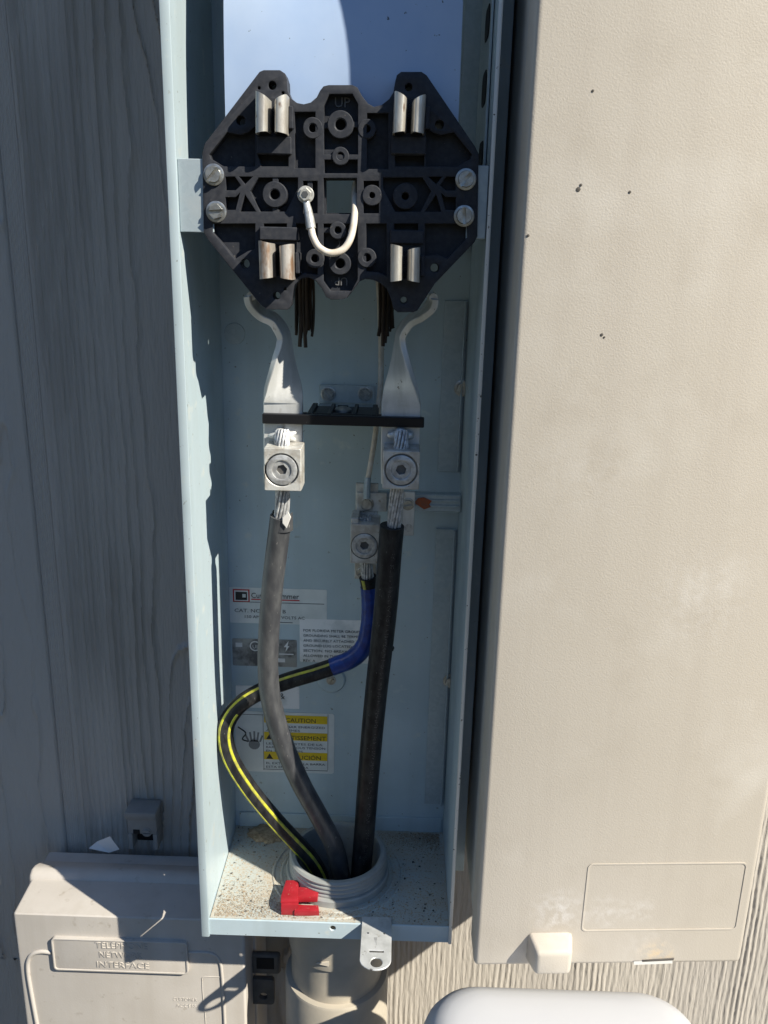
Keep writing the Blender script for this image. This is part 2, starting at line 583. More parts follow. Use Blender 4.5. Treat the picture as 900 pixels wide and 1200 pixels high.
def plank(x0, x1, z0, z1, dx, dz, seed, flutes=False, cut=(True, True)):
    nx, nz = max(2, int((x1 - x0) / dx)), max(2, int((z1 - z0) / dz))
    X, Z = np.meshgrid(np.linspace(x0, x1, nx), np.linspace(z0, z1, nz), indexing='ij')
    u = (X - x0) / (x1 - x0)
    warp = 0.0042 * noise2(X * 20, Z * 5.5, seed) + 0.0024 * noise2(X * 50, Z * 16, seed + 1) + 0.0007 * noise2(X * 160, Z * 45, seed + 2)
    cath = (0.25 if seed > 22 else 1.0) * 0.020 * np.exp(-((u - 0.62) / 0.20) ** 2) * np.sin(Z * 6.2 + seed) + 0.010 * noise2(X * 10, Z * 3.1, seed + 5)
    d = (X - x0) + warp + cath
    dens = np.where(u < 0.38, 1.0, 0.0)
    # ring spacing: tight beside the seam, wide in the heart; even flutes where flutes is set
    s = (X - x0)
    if flutes:
        rate = np.full_like(s, 1 / 0.0060)
    else:
        rate = 1 / 0.0056 * (0.20 + 0.80 / (1 + np.exp((s - 0.080) * 80)) + 0.25 * np.exp(-((s - 0.150) / 0.012) ** 2))
    calm = 1.0 if flutes else np.clip((s - 0.02) / 0.09, 0.25, 1.0)
    ph = np.cumsum(rate, axis=0) * ((x1 - x0) / (nx - 1)) + calm * (warp * (0.5 if flutes else 1.0) + cath * (0.2 if flutes else 1.0)) / 0.0085
    fr = ph - np.floor(ph)
    dist = fr / rate
    if flutes:
        ring = np.sin(np.pi * fr) ** 1.3
    else:
        ring = np.exp(-dist / 0.0017) * (1 - np.exp(-dist / 0.0003)) * 1.5
    idx = np.floor(ph).astype(int)
    amp_tab = np.random.RandomState(seed + 40).rand(400) * 0.7 + 0.5
    amp = amp_tab[idx % 400] * (0.72 + 0.5 * noise2(X * 30, Z * 7, seed + 3))
    hgt = (0.0012 if flutes else 0.0052) * amp * ring + 0.00025 * noise2(X * 300, Z * 50, seed + 7) + 0.00018 * noise2(X * 800, Z * 240, seed + 8)
    edge = np.clip(np.minimum(s if cut[0] else s + 1, ((x1 - x0) - s) if cut[1] else 1.0) / 0.0022, 0, 1)
    hgt = hgt * edge - (1 - edge) ** 2 * 0.0022
    Yv = WALL_Y - hgt
    verts = np.stack([X, Yv, Z], -1).reshape(-1, 3)
    i, k = np.meshgrid(np.arange(nx - 1), np.arange(nz - 1), indexing='ij')
    a = (i * nz + k).ravel()
    faces = np.stack([a, a + nz, a + nz + 1, a + 1], 1)
    me = bpy.data.meshes.new('plank')
    me.vertices.add(len(verts))
    me.vertices.foreach_set('co', verts.ravel())
    me.loops.add(faces.size)
    me.loops.foreach_set('vertex_index', faces.ravel().astype(np.int32))
    me.polygons.add(len(faces))
    me.polygons.foreach_set('loop_start', np.arange(0, faces.size, 4, dtype=np.int32))
    me.polygons.foreach_set('loop_total', np.full(len(faces), 4, dtype=np.int32))
    me.update(calc_edges=True)
    me.validate()
    return me


for a, b, cut, fl_flag, zf0, zf1, sd in ((SEAMS[0], SEAM0 - GROOVE, (True, True), False, 0.72, 1.95, 21), (SEAM0, -0.090, (True, False), False, 0.72, 1.95, 22),
                                        (-0.090, SEAM1 - GROOVE, (False, True), True, 0.55, 1.08, 24), (SEAM1, SEAMS[3], (True, True), True, 0.55, 1.30, 25)):
    obj('plank', plank(a, b, zf0, zf1, 0.0009, 0.0028, sd, fl_flag, cut), 'siding', wall, smooth=60)
    obj('plank', plank(a, b, 0.05, zf0, 0.003, 0.02, sd, fl_flag, cut), 'siding', wall, smooth=60)
    obj('plank', plank(a, b, zf1, 2.90, 0.003, 0.02, sd, fl_flag, cut), 'siding', wall, smooth=60)
# the recessed grooves between the planks, with fine ridges
for s in SEAMS[1:3]:
    bmg = bmesh.new()
    n = 24
    vs = []
    for k in range(n + 1):
        x = s - GROOVE - 0.004 + (GROOVE + 0.008) * k / n
        y = WALL_Y + 0.0034 - (0.0005 if k % 2 else 0.0)
        vs.append((bmg.verts.new((x, y, 0.05)), bmg.verts.new((x, y, 2.9))))
    for p, q in zip(vs, vs[1:]):
        bmg.faces.new((p[0], q[0], q[1], p[1]))
    obj('groove_strip', from_bm(bmg), 'siding', wall)
obj('backing', box(SEAMS[0], SEAMS[-1], WALL_Y + 0.006, WALL_Y + 0.12, 0.05, 2.9), 'siding', wall)

# ------------------------------------------------------------------ open meter enclosure
XL, XR = -0.1525, 0.0565          # inner faces of the side walls
BY = 0.130                        # inner face of the back panel
ZF = 0.940                        # top of the floor pan
ZT = 2.250
enc = thing('meter_enclosure', 'open grey-green steel meter box mounted upright on the siding', 'meter box', ((XL + XR) / 2, 0.07, ZF))
obj('back_panel', box(XL - 0.002, XR + 0.002, BY, BY + 0.0025, ZF - 0.004, ZT, 0.0004, 1), 'paint', enc)
slit = [(0.0085, 0.9402), (0.0320, 0.9402), (0.0330, 0.9440), (0.0295, 0.9433), (0.0240, 0.9425), (0.0085, 0.9421)]
lw = obj('side_wall', prism([[(0.0008, 0.9215), (BY - 0.0003, 0.9215), (BY - 0.0003, ZT), (0.0008, ZT)], slit,
                             [(0.0640, 0.9600), (0.0665, 0.9600), (0.0660, 0.9625)]], XL - 0.0009, XL, 'x'), 'paint', enc)
obj('flange', box(XL - 0.0066, XL + 0.0001, -0.0016, 0.0005, 0.9225, ZT, 0.0006, 2), 'paint', lw)
rw = obj('side_wall', box(XR, XR + 0.0018, 0.0008, BY - 0.0003, 0.9215, ZT, 0.0004, 1), 'paint', enc)
obj('flange', box(XR - 0.0004, XR + 0.0024, -0.0016, 0.0005, 0.9235, ZT, 0.0005, 2), 'bare_edge', rw)
obj('gap_filler_strip', box(XR + 0.0020, at(555, 1133, -0.06).x - 0.0006, 0.0500, 0.0515, 0.958, ZT, 0.0004, 1), 'paint', enc)  # strip added to fill the gap, set back so the gap reads dark
obj('top_panel', box(XL - 0.002, XR + 0.002, 0.001, BY, ZT, ZT + 0.002), 'paint', enc)

HUB = V((at(396, 1003, 0.066).x, 0.066, 0.0))
HR = 0.0445
fl = obj('floor_pan', prism([[(XL + 0.0006, 0.0022), (XR - 0.0004, 0.0022), (XR - 0.0004, BY - 0.0004), (XL + 0.0006, BY - 0.0004)],
                            circle(HUB.x, HUB.y, HR - 0.001, 40)], ZF - 0.0018, ZF, 'z'), 'floor_paint', enc)
lipx0 = XL - 0.0005
hole = at(390, 1088, 0.0)
obj('front_lip', prism([[(lipx0, ZF - 0.0165), (XR + 0.0003, ZF - 0.0165), (XR + 0.0003, ZF + 0.0002), (lipx0, ZF + 0.0002)], circle(hole.x, hole.z, 0.0024, 16)],
                       0.0002, 0.0020, 'y', 0.0004), 'paint', enc)
obj('floor_flange', box(XL + 0.004, XR - 0.002, BY - 0.0022, BY - 0.0004, ZF + 0.0003, ZF + 0.0165, 0.0003, 1), 'paint', enc)
# embossed rings in the floor round the hub
for rr, hh in ((0.0525, 0.0006), (0.0600, 0.0009)):
    obj('knockout_ring', lathe((HUB.x, HUB.y, ZF), [(rr - 0.0016, -0.0002), (rr - 0.0006, hh), (rr + 0.0006, hh), (rr + 0.0016, -0.0002)], 'z', 56),
        'floor_paint', fl)
# bosses pressed into the back panel
p = at(388, 796, BY)
dm = obj('mounting_boss', lathe((p.x, BY, p.z), [(0.0145, 0.0004), (0.0125, -0.0022), (0.0085, -0.0030), (0.0050, -0.0018), (0, -0.0018)]), 'paint', enc)
screw('screw', (p.x, BY - 0.0018, p.z), 0.0036, dm, slot_deg=60)
p = at(275, 391, BY)
obj('knockout', lathe((p.x, BY, p.z), [(0.0092, 0.0003), (0.0088, -0.0008), (0, -0.0009)]), 'galvanised', enc)
# bright zinc stiffener plates down the right of the back panel
for (x0, x1, y0, y1, bx, by) in ((521, 553, 352, 553, 542, 455), (511, 548, 619, 942, 528, 798)):
    a, b = at(x0, y0, BY), at(x1, y1, BY)
    st = obj('stiffener_plate', box(a.x, min(b.x + 0.004, XR - 0.001), BY - 0.0024, BY - 0.0003, b.z, a.z, 0.0003, 1), 'galvanised', enc)
    q = at(bx, by, BY - 0.003)
    screw('bolt', (q.x, BY - 0.0024, q.z), 0.0056, st, 'head_metal', slot_deg=80, h=0.0042)
    obj('edge_fold', box(min(b.x + 0.001, XR - 0.004), min(b.x + 0.0025, XR - 0.0025), BY - 0.006, BY - 0.0026, b.z, a.z, 0.0003, 1), 'galvanised', st)
a, b = at(541, 0, 0.09), at(577, 250, 0.09)
obj('stiffener_plate', box(at(541, 100, BY).x, XR - 0.0006, BY - 0.0024, BY - 0.0003, 1.50, ZT - 0.01, 0.0003, 1), 'galvanised', enc)
# slotted rail along the right wall with dark slots
rail = obj('slotted_rail', box(XR - 0.0024, XR - 0.0006, 0.030, 0.112, 1.515, ZT - 0.004, 0.0003, 1), 'galvanised', enc)
for (y0, y1) in ((-60, -20), (0, 35), (70, 109), (152, 192)):
    z1, z0 = at_x(580, y0, XR).z, at_x(580, y1, XR).z
    lp = round_rect(0.034, 0.066, z0, z1, 0.008)
    obj('slot', prism([lp], XR - 0.0031, XR - 0.0025, 'x'), 'black_hole', rail)
# zinc angle brackets that carry the socket block, left and right
for s, xa, xb in ((-1, XL + 0.0002, at(250, 230, 0.003).x), (1, at(548, 230, 0.003).x, XR - 0.0006)):
    zt, zb = at(225, 186, 0.002).z, at(225, 272, 0.002).z
    br = obj('angle_bracket', box(xa, xb, 0.0030 if s > 0 else 0.0014, 0.0050 if s > 0 else 0.0034, zb, zt, 0.0004, 1), 'galvanised', enc)
    if s < 0:
        obj('bracket_leg', box(xa + 0.0002, xa + 0.002, 0.0036, 0.060, zb + 0.001, zt - 0.001, 0.0003, 1), 'galvanised', br)
    else:
        obj('bracket_leg', box(XR - 0.0022, XR - 0.0008, 0.0052, 0.060, zb, zt, 0.0003, 1), 'galvanised', br)
# galvanised seal tab that sticks out flat from the lip
ZH = ZF - 0.0012
tabp = lambda x, y: ((q := at_z(x, y, ZH)).x, q.y)
t0, t1 = tabp(424, 1085)[0], tabp(459, 1085)[0]
yb_ = tabp(441, 1140)[1]
rr = (t1 - t0) / 2
cx = (t0 + t1) / 2
lp = [(t0, 0.008), (t0, yb_ + rr * 0.85)] + [(cx + rr * math.cos(t), yb_ + rr * 0.85 + rr * 0.85 * math.sin(t)) for t in np.linspace(math.pi * 1.04, math.pi * 1.96, 13)] + [(t1, yb_ + rr * 0.85), (t1, 0.008)]
hc = tabp(441, 1131)
sl0 = tabp(441, 1118)
hs = obj('seal_tab', prism([lp, circle(hc[0], hc[1], 0.0050, 20), [(sl0[0] - 0.006, sl0[1] - 0.0010), (sl0[0] + 0.006, sl0[1] - 0.0010), (sl0[0] + 0.006, sl0[1] + 0.0012), (sl0[0] - 0.006, sl0[1] + 0.0012)]],
                       ZH + 0.0014, ZH + 0.0028, 'z', 0.0003), 'aluminium', enc)
for dxs in (-0.007, 0.007):
    d = tabp(441, 1097)
    obj('dimple', lathe((d[0] + dxs, d[1], ZH + 0.0028), [(0.0010, -0.0002), (0.0007, 0.0005), (0, 0.0005)], 'z', 10), 'ink_grey', hs)
d = tabp(441, 1106)
obj('stamped_arrow', prism([[(d[0] - 0.0022, d[1] + 0.004), (d[0] + 0.0006, d[1] + 0.0045), (d[0] + 0.0006, d[1] - 0.005)]], ZH + 0.0026, ZH + 0.0030, 'z'), 'screw_metal', hs)
for zz in (1.02, 1.45, 1.95):
    obj('mounting_strut', box(XL + 0.010, XR - 0.010, BY + 0.0026, WALL_Y - 0.001, zz, zz + 0.04, 0.001, 1), 'galvanised', enc)


# stickers on the back panel
SY = BY - 0.0005


NST = [0]


def sticker(px, mat, name='sticker', r=0.0012):
    (x0, y0), (x1, y1) = px
    NST[0] += 1
    e = 0.00004 * NST[0]
    a, b = at(x0, y0, SY), at(x1, y1, SY)
    return obj(name, prism([round_rect(a.x, b.x, b.z, a.z, r)], SY + 0.00022 - e, SY + 0.0004, 'y'), mat, enc, smooth=None), a, b


def ink(s, px, py, h, parent, mat='ink_black', align='LEFT', w=None, dy=0.0):
    """print a line whose capitals are h photo pixels high, baseline at pixel (px, py); w stretches it to w pixels"""
    p = at(px, py, SY)
    size = h / 1250.0 / 0.70
    xs = 1.0
    me = text_mesh(s, size, p.x, p.z, SY - 0.00022 - dy, 0.00003, align)
    if w:
        q = at(px + w, py, SY)
        co = [v.co.x for v in me.vertices]
        if co:
            cur = max(co) - min(co)
            k = (q.x - p.x) / max(cur, 1e-6)
            x0 = min(co)
            for v in me.vertices:
                v.co.x = p.x + (v.co.x - x0) * k
    return obj('lettering', me, mat, parent, smooth=None)


def mark(x0, y0, x1, y1, mat, parent, name='printed_band', dy=0.0):
    xm, ym = (x0 + x1) / 2, (y0 + y1) / 2
    return obj(name, box(at(x0, ym, SY).x, at(x1, ym, SY).x, SY - 0.00018 - dy, SY - 0.00002, at(xm, y1, SY).z, at(xm, y0, SY).z), mat, parent, smooth=None)


s1, a, b = sticker(((268, 688), (383, 733)), 'sticker')
mark(273, 690.5, 292.5, 705.5, 'ink_red', s1)
mark(274.5, 691.8, 291, 704.2, 'sticker', s1, dy=0.00004)
mark(276, 693.5, 289.5, 703, 'ink_black', s1, dy=0.00008)
mark(284, 696, 288, 700, 'sticker', s1, dy=0.00012)
ink('Cutler-Hammer', 294.5, 700.5, 6.5, s1, w=56)
mark(294.5, 702.4, 351, 703.6, 'ink_red', s1)
mark(273, 706.2, 380, 706.8, 'ink_grey', s1)
ink('CAT. NO. CH2   B', 275, 717, 4.4, s1, 'ink_grey', w=60)
ink('150 AMPS   240   VOLTS AC', 287, 724, 3.6, s1, 'ink_grey', w=70)
mark(312, 729, 343, 729.7, 'ink_grey', s1)
s2, a, b = sticker(((351, 725), (437, 778)), 'sticker_white')
for k, (t, w) in enumerate((('FOR FLORIDA METER GROUP BASE', 78), ('GROUNDING SHALL BE TERMINATED', 79), ('AND SECURELY ATTACHED TO THE', 78), ('GROUND LUG LOCATED IN THE', 74),
                            ('SECTION. NO BREAK SHALL BE', 76), ('ALLOWED IN THE GROUND', 62), ('REV. A', 14))):
    ink(t, 355.5, 740 + 5.9 * k, 3.2, s2, 'ink_grey', w=w)
s3, a, b = sticker(((272, 748), (348, 782)), 'sticker_foil')
lc = at(299, 757, SY)
obj('printed_ring', lathe((lc.x, SY, lc.z), [(0.0040, -0.0001), (0.0040, -0.0003), (0.0052, -0.0003), (0.0052, -0.0001)], 'y', 20), 'ink_white', s3)
ink('UL', 295.8, 759.6, 4.6, s3, 'ink_white')
mark(326, 771.5, 334, 776, 'ink_white', s3)
mark(276, 753, 284, 758, 'ink_white', s3)
mark(327, 766, 344, 767.2, 'ink_white', s3)
zg = at(336, 757, SY)
obj('printed_flash', prism([[(zg.x - 0.0012, zg.z - 0.006), (zg.x + 0.0026, zg.z), (zg.x + 0.0008, zg.z), (zg.x + 0.002, zg.z + 0.0055), (zg.x - 0.0028, zg.z - 0.0012), (zg.x - 0.0004, zg.z - 0.0012)]],
                           SY - 0.0003, SY - 0.0001, 'y'), 'ink_white', s3, smooth=None)
s4, a, b = sticker(((276, 803), (351, 831)), 'sticker_white')
ink('&', 327, 819, 8, s4, 'ink_grey')
s5, a, b = sticker(((275, 833), (391.5, 907)), 'sticker', r=0.003)
mark(308.5, 837, 309, 902, 'ink_grey', s5)
mark(308.5, 902, 384, 902.5, 'ink_grey', s5)
mark(384, 837, 384.5, 902.5, 'ink_grey', s5)
mark(277, 837, 308.5, 837.5, 'ink_grey', s5)
for k, (y, t, bx0, l1, l2, l3) in enumerate(((838.5, 'CAUTION', 335, 'THE BUS BAR ENERGIZED', 'AT ALL TIMES', None),
                                             (858.5, 'AVERTISSEMENT', 321, 'LES EXTREMITES DE LA', 'BARRE SONT SOUS TENSION', 'EN TOUT TEMPS'),
                                             (881.5, 'PRECAUCIÓN', 326, 'EL EXTREMO DE LA BARRA', 'ESTA ENERGIZADA', None))):
    mark(309.5, y, 383.5, y + 9.2, 'ink_yellow', s5)
    ink(t, bx0, y + 7.6, 5.6, s5, 'ink_black', w=382 - bx0 - (12 if k == 0 else 0) - (6 if k == 2 else 0), dy=0.0001)
    p = at(316 if k else 328, y + 4.6, SY)
    obj('warning_triangle', prism([[(p.x - 0.0034, p.z - 0.0028), (p.x + 0.0034, p.z - 0.0028), (p.x, p.z + 0.0032)]], SY - 0.0003, SY - 0.0001, 'y'), 'ink_black', s5, smooth=None)
    for j, tl in enumerate((l1, l2, l3)):
        if tl:
            ink(tl, 312, y + 13.6 + 4.3 * j, 2.9, s5, 'ink_grey', w=min(69, len(tl) * 3.3))
# hand and spark drawn on the caution sticker
hp = at(298, 869, SY)
hm = bmesh.new()
me_h = prism([circle(hp.x, hp.z - 0.003, 0.0056, 14)], SY - 0.0003, SY - 0.0001, 'y')
obj('printed_palm', me_h, 'ink_faded', s5, smooth=None)
for dxf, L, ang in ((-0.0052, 0.008, 24), (-0.0026, 0.0105, 8), (0.0002, 0.0115, 0), (0.0028, 0.0105, -8), (0.0056, 0.0075, -20)):
    t = math.radians(ang)
    c0 = V((hp.x + dxf, hp.z + 0.0))
    d = V((-math.sin(t), math.cos(t)))
    nn = V((d.y, -d.x)) * 0.0009
    e = c0 + d * L
    obj('printed_finger', prism([[tuple(c0 - nn), tuple(c0 + nn), tuple(e + nn), tuple(e - nn)]], SY - 0.0003, SY - 0.0001, 'y'), 'ink_faded', s5, smooth=None)
zig = [at(x, y, SY - 0.0003) for x, y in ((279, 852), (288, 859), (284, 866), (291, 869))]
obj('printed_spark', tube(catmull(zig, 5), 0.0006, 6), 'ink_black', s5)

# ------------------------------------------------------------------ white barrier panel at the top
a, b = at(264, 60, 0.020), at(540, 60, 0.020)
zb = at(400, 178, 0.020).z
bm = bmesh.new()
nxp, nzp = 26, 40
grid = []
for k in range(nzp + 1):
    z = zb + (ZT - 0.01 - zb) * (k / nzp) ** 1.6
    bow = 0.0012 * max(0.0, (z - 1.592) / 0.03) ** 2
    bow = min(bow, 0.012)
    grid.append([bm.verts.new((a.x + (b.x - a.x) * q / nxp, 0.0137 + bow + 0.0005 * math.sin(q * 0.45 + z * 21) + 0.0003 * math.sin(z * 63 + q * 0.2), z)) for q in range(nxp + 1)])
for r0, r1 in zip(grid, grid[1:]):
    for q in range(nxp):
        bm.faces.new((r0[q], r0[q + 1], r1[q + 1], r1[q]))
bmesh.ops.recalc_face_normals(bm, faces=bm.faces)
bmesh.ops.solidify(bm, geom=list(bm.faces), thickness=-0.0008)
pan = obj('barrier_panel', from_bm(bm), 'panel_sky_mottle', smooth=60)
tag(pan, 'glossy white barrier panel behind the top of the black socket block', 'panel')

# ------------------------------------------------------------------ socket block
blk = thing('meter_socket_block', 'black moulded octagonal meter socket block with ribs and pockets', 'meter socket', at(399, 363, 0.006))
out_px = [(309, 82), (328, 82), (334, 86), (336.5, 94), (337, 106), (341, 115), (348, 120.5), (356, 122), (364, 120), (371, 114), (375, 106), (379, 101), (385, 99.5), (413, 99.5),
          (419, 102.5), (424, 112), (431, 121), (438, 125), (447, 123), (456, 116), (461, 108), (463, 96), (465, 88), (470, 84), (494, 84), (500, 88), (557, 172), (561, 180),
          (559.5, 277), (556, 284), (510, 332), (489, 364), (484, 366), (466, 366), (461, 362), (458, 350), (453, 338), (446, 332), (437, 328), (428, 327), (421, 330), (414, 340),
          (407, 349), (401, 351), (388, 351), (382, 348), (377, 338), (370, 329), (361, 325), (352, 327), (345, 334), (342.5, 345), (341, 358), (337, 363), (312, 362.5), (305, 357),
          (243, 280), (238.5, 272), (237, 180), (240, 168), (304, 84)]


def mir(pts):
    return [(798 - x, y) for x, y in pts][::-1]


pockets = [
    [(245, 181), (266, 155), (281, 158), (291, 155), (299, 148), (299, 195), (262, 195), (247, 186)],
    [(302, 181), (338, 181), (338, 195), (306, 195)],
    [(345, 131), (369.5, 131), (369.5, 197), (345, 197)],
    [(379.5, 123), (386, 110), (413, 110), (419.5, 122), (419.5, 181), (379.5, 181)],
    [(430, 132.5), (455, 132.5), (455, 198), (430, 198)],
    [(463, 182), (497, 182), (497, 195), (463, 195)],
    mir([(245, 181), (266, 155), (281, 158), (291, 155), (299, 148), (299, 195), (262, 195), (247, 186)]),
    [(380, 187), (419, 187), (419, 203), (380, 203)],
    [(293, 224), (303, 208), (349, 208), (349, 221), (335, 248), (305, 248)],
    mir([(293, 224), (303, 208), (349, 208), (349, 221), (335, 248), (305, 248)]),
    [(264, 207), (275, 207), (282, 217), (276, 223), (264, 223)],
    [(264, 231), (276, 231), (281, 226), (276, 246), (264, 246)],
    [(280, 207), (296, 207), (287, 216)],
    [(287, 228), (300, 248), (281, 248)],
    mir([(264, 207), (275, 207), (282, 217), (276, 223), (264, 223)]),
    mir([(264, 231), (276, 231), (281, 226), (276, 246), (264, 246)]),
    mir([(280, 207), (296, 207), (287, 216)]),
    mir([(287, 228), (300, 248), (281, 248)]),
    [(249, 262), (299, 262), (299, 292), (291, 294), (281, 300), (275, 304), (249, 272)],
    [(309, 262), (336, 262), (336, 275), (309, 275)],
    [(347, 262), (372, 262), (372, 322), (356, 320), (347, 326)],
    [(379, 262), (419, 262), (419, 327), (412, 341), (387, 341), (379, 329)],
    [(429, 262), (453, 262), (453, 323), (443, 319), (429, 318)],
    [(462, 262), (490, 262), (490, 276), (462, 276)],
    [(498, 262), (547, 262), (548, 278), (524, 303), (513, 298), (498, 300)],
    [(355, 212), (372, 212), (372, 250), (355, 250)],
    [(426, 212), (444, 212), (444, 250), (426, 250)],
]
window = [(379, 208.5), (418, 208.5), (418, 251), (379, 251)]
holes_px = [(319, 100, 4.6), (282, 141, 5.2), (303.5, 103, 1.7), (331.5, 109, 1.8), (479, 102, 4.2), (515, 146, 5.0), (287, 309, 5.5), (324, 346.5, 4.6), (334, 338.5, 1.8),
            (509.5, 314, 5.2), (473, 352, 4.2)]
sc0 = 1 / 1735.0


def pxcircle(x, y, r, Y=0.0, n=16):
    p = at(x, y, Y)
    return circle(p.x, p.z, r * sc0, n)


face_loops = [xz(out_px, 0.0), xz(window, 0.0)] + [xz(q, 0.0) for q in pockets] + [pxcircle(*h) for h in holes_px]
obj('face_plate', prism(face_loops, 0.0, 0.0090, 'y', 0.0005, 2), 'phenolic', blk)
inner = [((x - 399) * 0.992 + 399, (y - 223) * 0.992 + 223) for x, y in out_px]
floor_loops = [xz(inner, 0.0), xz([(381, 210), (416, 210), (416, 249), (381, 249)], 0.0)] + [pxcircle(x, y, r * 0.9) for x, y, r in holes_px]
obj('base_plate', prism(floor_loops, 0.0085, 0.0130, 'y'), 'phenolic', blk)


def boss(x, y, r, rh, top=-0.0006, depth=0.0086):
    p = at(x, y, 0.0)
    R_, H_ = r * sc0, rh * sc0
    b = obj('boss', lathe((p.x, 0, p.z), [(H_, depth), (H_, top + 0.0007), (H_ * 1.25, top), (R_ - 0.0005, top), (R_, top + 0.0005), (R_, depth)], 'y', 30), 'phenolic', blk)
    obj('boss_hole', lathe((p.x, 0, p.z), [(0, depth - 0.001), (H_, depth - 0.001)], 'y', 16), 'black_hole', b)
    return b


for k, (x, y, r, rh) in enumerate(((366.5, 150, 11.5, 4.5), (430, 151, 10.5, 4), (399, 146, 15, 6), (399, 183, 10, 4), (322, 228, 14.5, 5.5), (475, 230, 14.5, 4), (436, 229, 11.5, 3.2),
                                   (369, 303, 11, 4.5), (430, 302, 11.2, 4.5), (398.5, 309, 13, 5.5), (396, 270, 10, 4), (358, 228, 9, 3))):
    boss(x, y, r, rh, -0.0004 - 0.00012 * k)


def rib(pts, top):
    obj('rib', prism([xz(pts, 0.0)], top, 0.0087, 'y', 0.0003), 'phenolic', blk)


rib([(378, 143), (386, 143), (386, 150), (378, 150)], 0.0016)
rib([(411, 142), (421, 142), (421, 149), (411, 149)], 0.0018)
rib([(319, 206), (326, 206), (326, 216), (319, 216)], 0.0008)
rib([(319, 240), (326, 240), (326, 250), (319, 250)], 0.0009)
rib([(379, 175), (392, 175), (392, 183), (379, 183)], 0.0020)
rib([(379, 266), (388, 266), (388, 273), (379, 273)], 0.0021)
rib([(400, 258), (406, 254), (411, 257), (402, 268)], 0.0014)
rib([(360, 205), (366, 205), (366, 222), (360, 222)], 0.0012)
rib([(392, 272), (400, 272), (397, 286)], 0.0022)
# raised lettering
p = at(400, 123.5, 0.0)
obj('lettering', text_mesh('UP', 0.0088, p.x, p.z, 0.0082, 0.0010, 'CENTER'), 'phenolic_worn_glint', blk, smooth=None)
p = at(399, 325.5, 0.0)
obj('lettering', text_mesh('UP', 0.0078, p.x, p.z, 0.0082, 0.0010, 'CENTER', flip=True), 'phenolic_worn_glint', blk, smooth=None)


def jaw(x0, x1, y0, y1, mat, ledge_below):
    """spring jaw: two folded leaves side by side, open between them"""
    a, b = at(x0, y0, -0.012), at(x1, y1, -0.012)
    w = b.x - a.x
    cxj = (a.x + b.x) / 2
    j = obj('jaw', box(a.x + 0.0012, b.x - 0.0012, 0.0000, 0.0092, b.z + 0.0015, a.z - 0.0015, 0.0004, 1), mat, blk)
    for s in (-1, 1):
        prof = []
        half = w / 2
        path = [(0.97, 0.006), (1.0, -0.004), (0.98, -0.0118), (0.88, -0.0140), (0.62, -0.0152), (0.40, -0.0146), (0.27, -0.0105), (0.20, -0.0020), (0.26, 0.004)]
        th = 0.0011
        pts = [V((cxj + s * half * u, v)) for u, v in path]
        sm = catmull([(q.x, q.y, 0) for q in pts], 4)
        outl, inl = [], []
        for i, q in enumerate(sm):
            t = (sm[min(i + 1, len(sm) - 1)] - sm[max(i - 1, 0)]).normalized()
            nn = V((t.y, -t.x, 0)) * th * 0.5
            outl.append(((q + nn).x, (q + nn).y))
            inl.append(((q - nn).x, (q - nn).y))
        lm = prism([outl + inl[::-1]], b.z, a.z, 'z')
        for v in lm.vertices:
            f = 1 - min(1, abs(v.co.x - cxj) / half)
            if v.co.z > (a.z + b.z) / 2:
                v.co.z -= (0.0050 if ledge_below else 0.0022) * f ** 1.3 + (0.0016 if s > 0 else 0.0)
            else:
                v.co.z += 0.0016 * f
            v.co.x += (0.0006 if ledge_below else -0.0004) * (v.co.z - b.z) / (a.z - b.z)
        obj('leaf', lm, mat, j, smooth=50)
    # moulded ledge that carries the jaw
    if ledge_below:
        z1, z0 = b.z - 0.0006, b.z - 0.0115
    else:
        z1, z0 = a.z + 0.0092, a.z + 0.0006
    obj('jaw_ledge', box(a.x - 0.0012, b.x + 0.0024, -0.0040, 0.0088, z0, z1, 0.0006, 1), 'phenolic', blk)
    obj('jaw_cheek', box(b.x + 0.0008, b.x + 0.0038, -0.0052, 0.0088, b.z + 0.004, a.z - 0.007, 0.0006, 1), 'phenolic', blk)
    return j


jaw(299, 335, 107, 157, 'tin', True)
jaw(462, 496, 107, 157, 'tin', True)
jaw(304, 343, 282, 328, 'rusty_tin', False)
jaw(459, 491, 286, 331, 'tin', False)
for k, (x, y, dg) in enumerate(((250, 204.5, 50), (253, 248, 5), (546, 210, 50), (544, 253, 95))):
    p = at(x, y, -0.002)
    screw('screw', (p.x, -0.0004 if x > 400 else -0.0034 + 0.003, p.z), 0.0054, blk, slot_deg=dg, hexhead=(k in (1,)), h=0.0042)

# ------------------------------------------------------------------ bonding wire with ring terminal
bw = thing('bonding_wire', 'short white bonding wire looping from hex bolt through the square window', 'wire', at(390, 300, -0.01))
pc = at(358, 228, -0.004)
ring = obj('ring_terminal', prism([circle(pc.x, pc.z, 0.0056, 24), circle(pc.x, pc.z, 0.0026, 16)], -0.0034, -0.0022, 'y', 0.0003), 'zinc', bw)
hb = obj('hex_bolt', prism([circle(pc.x, pc.z, 0.0044, 6, 0.3)], -0.0072, -0.0034, 'y', 0.0005), 'zinc', bw)
obj('bolt_socket', prism([circle(pc.x, pc.z, 0.0022, 6)], -0.0077, -0.0070, 'y'), 'ink_grey', hb)
bar = [at(358.5, 236, -0.003), at(361, 247, -0.004), at(363, 258, -0.006), at(364.5, 268, -0.007)]
obj('terminal_barrel', tube(catmull(bar, 4), [0.0022, 0.0024, 0.0025, 0.0027, 0.0028, 0.0029, 0.0030, 0.0031, 0.0032, 0.0033, 0.0033, 0.0033, 0.0033], 12), 'zinc', bw)
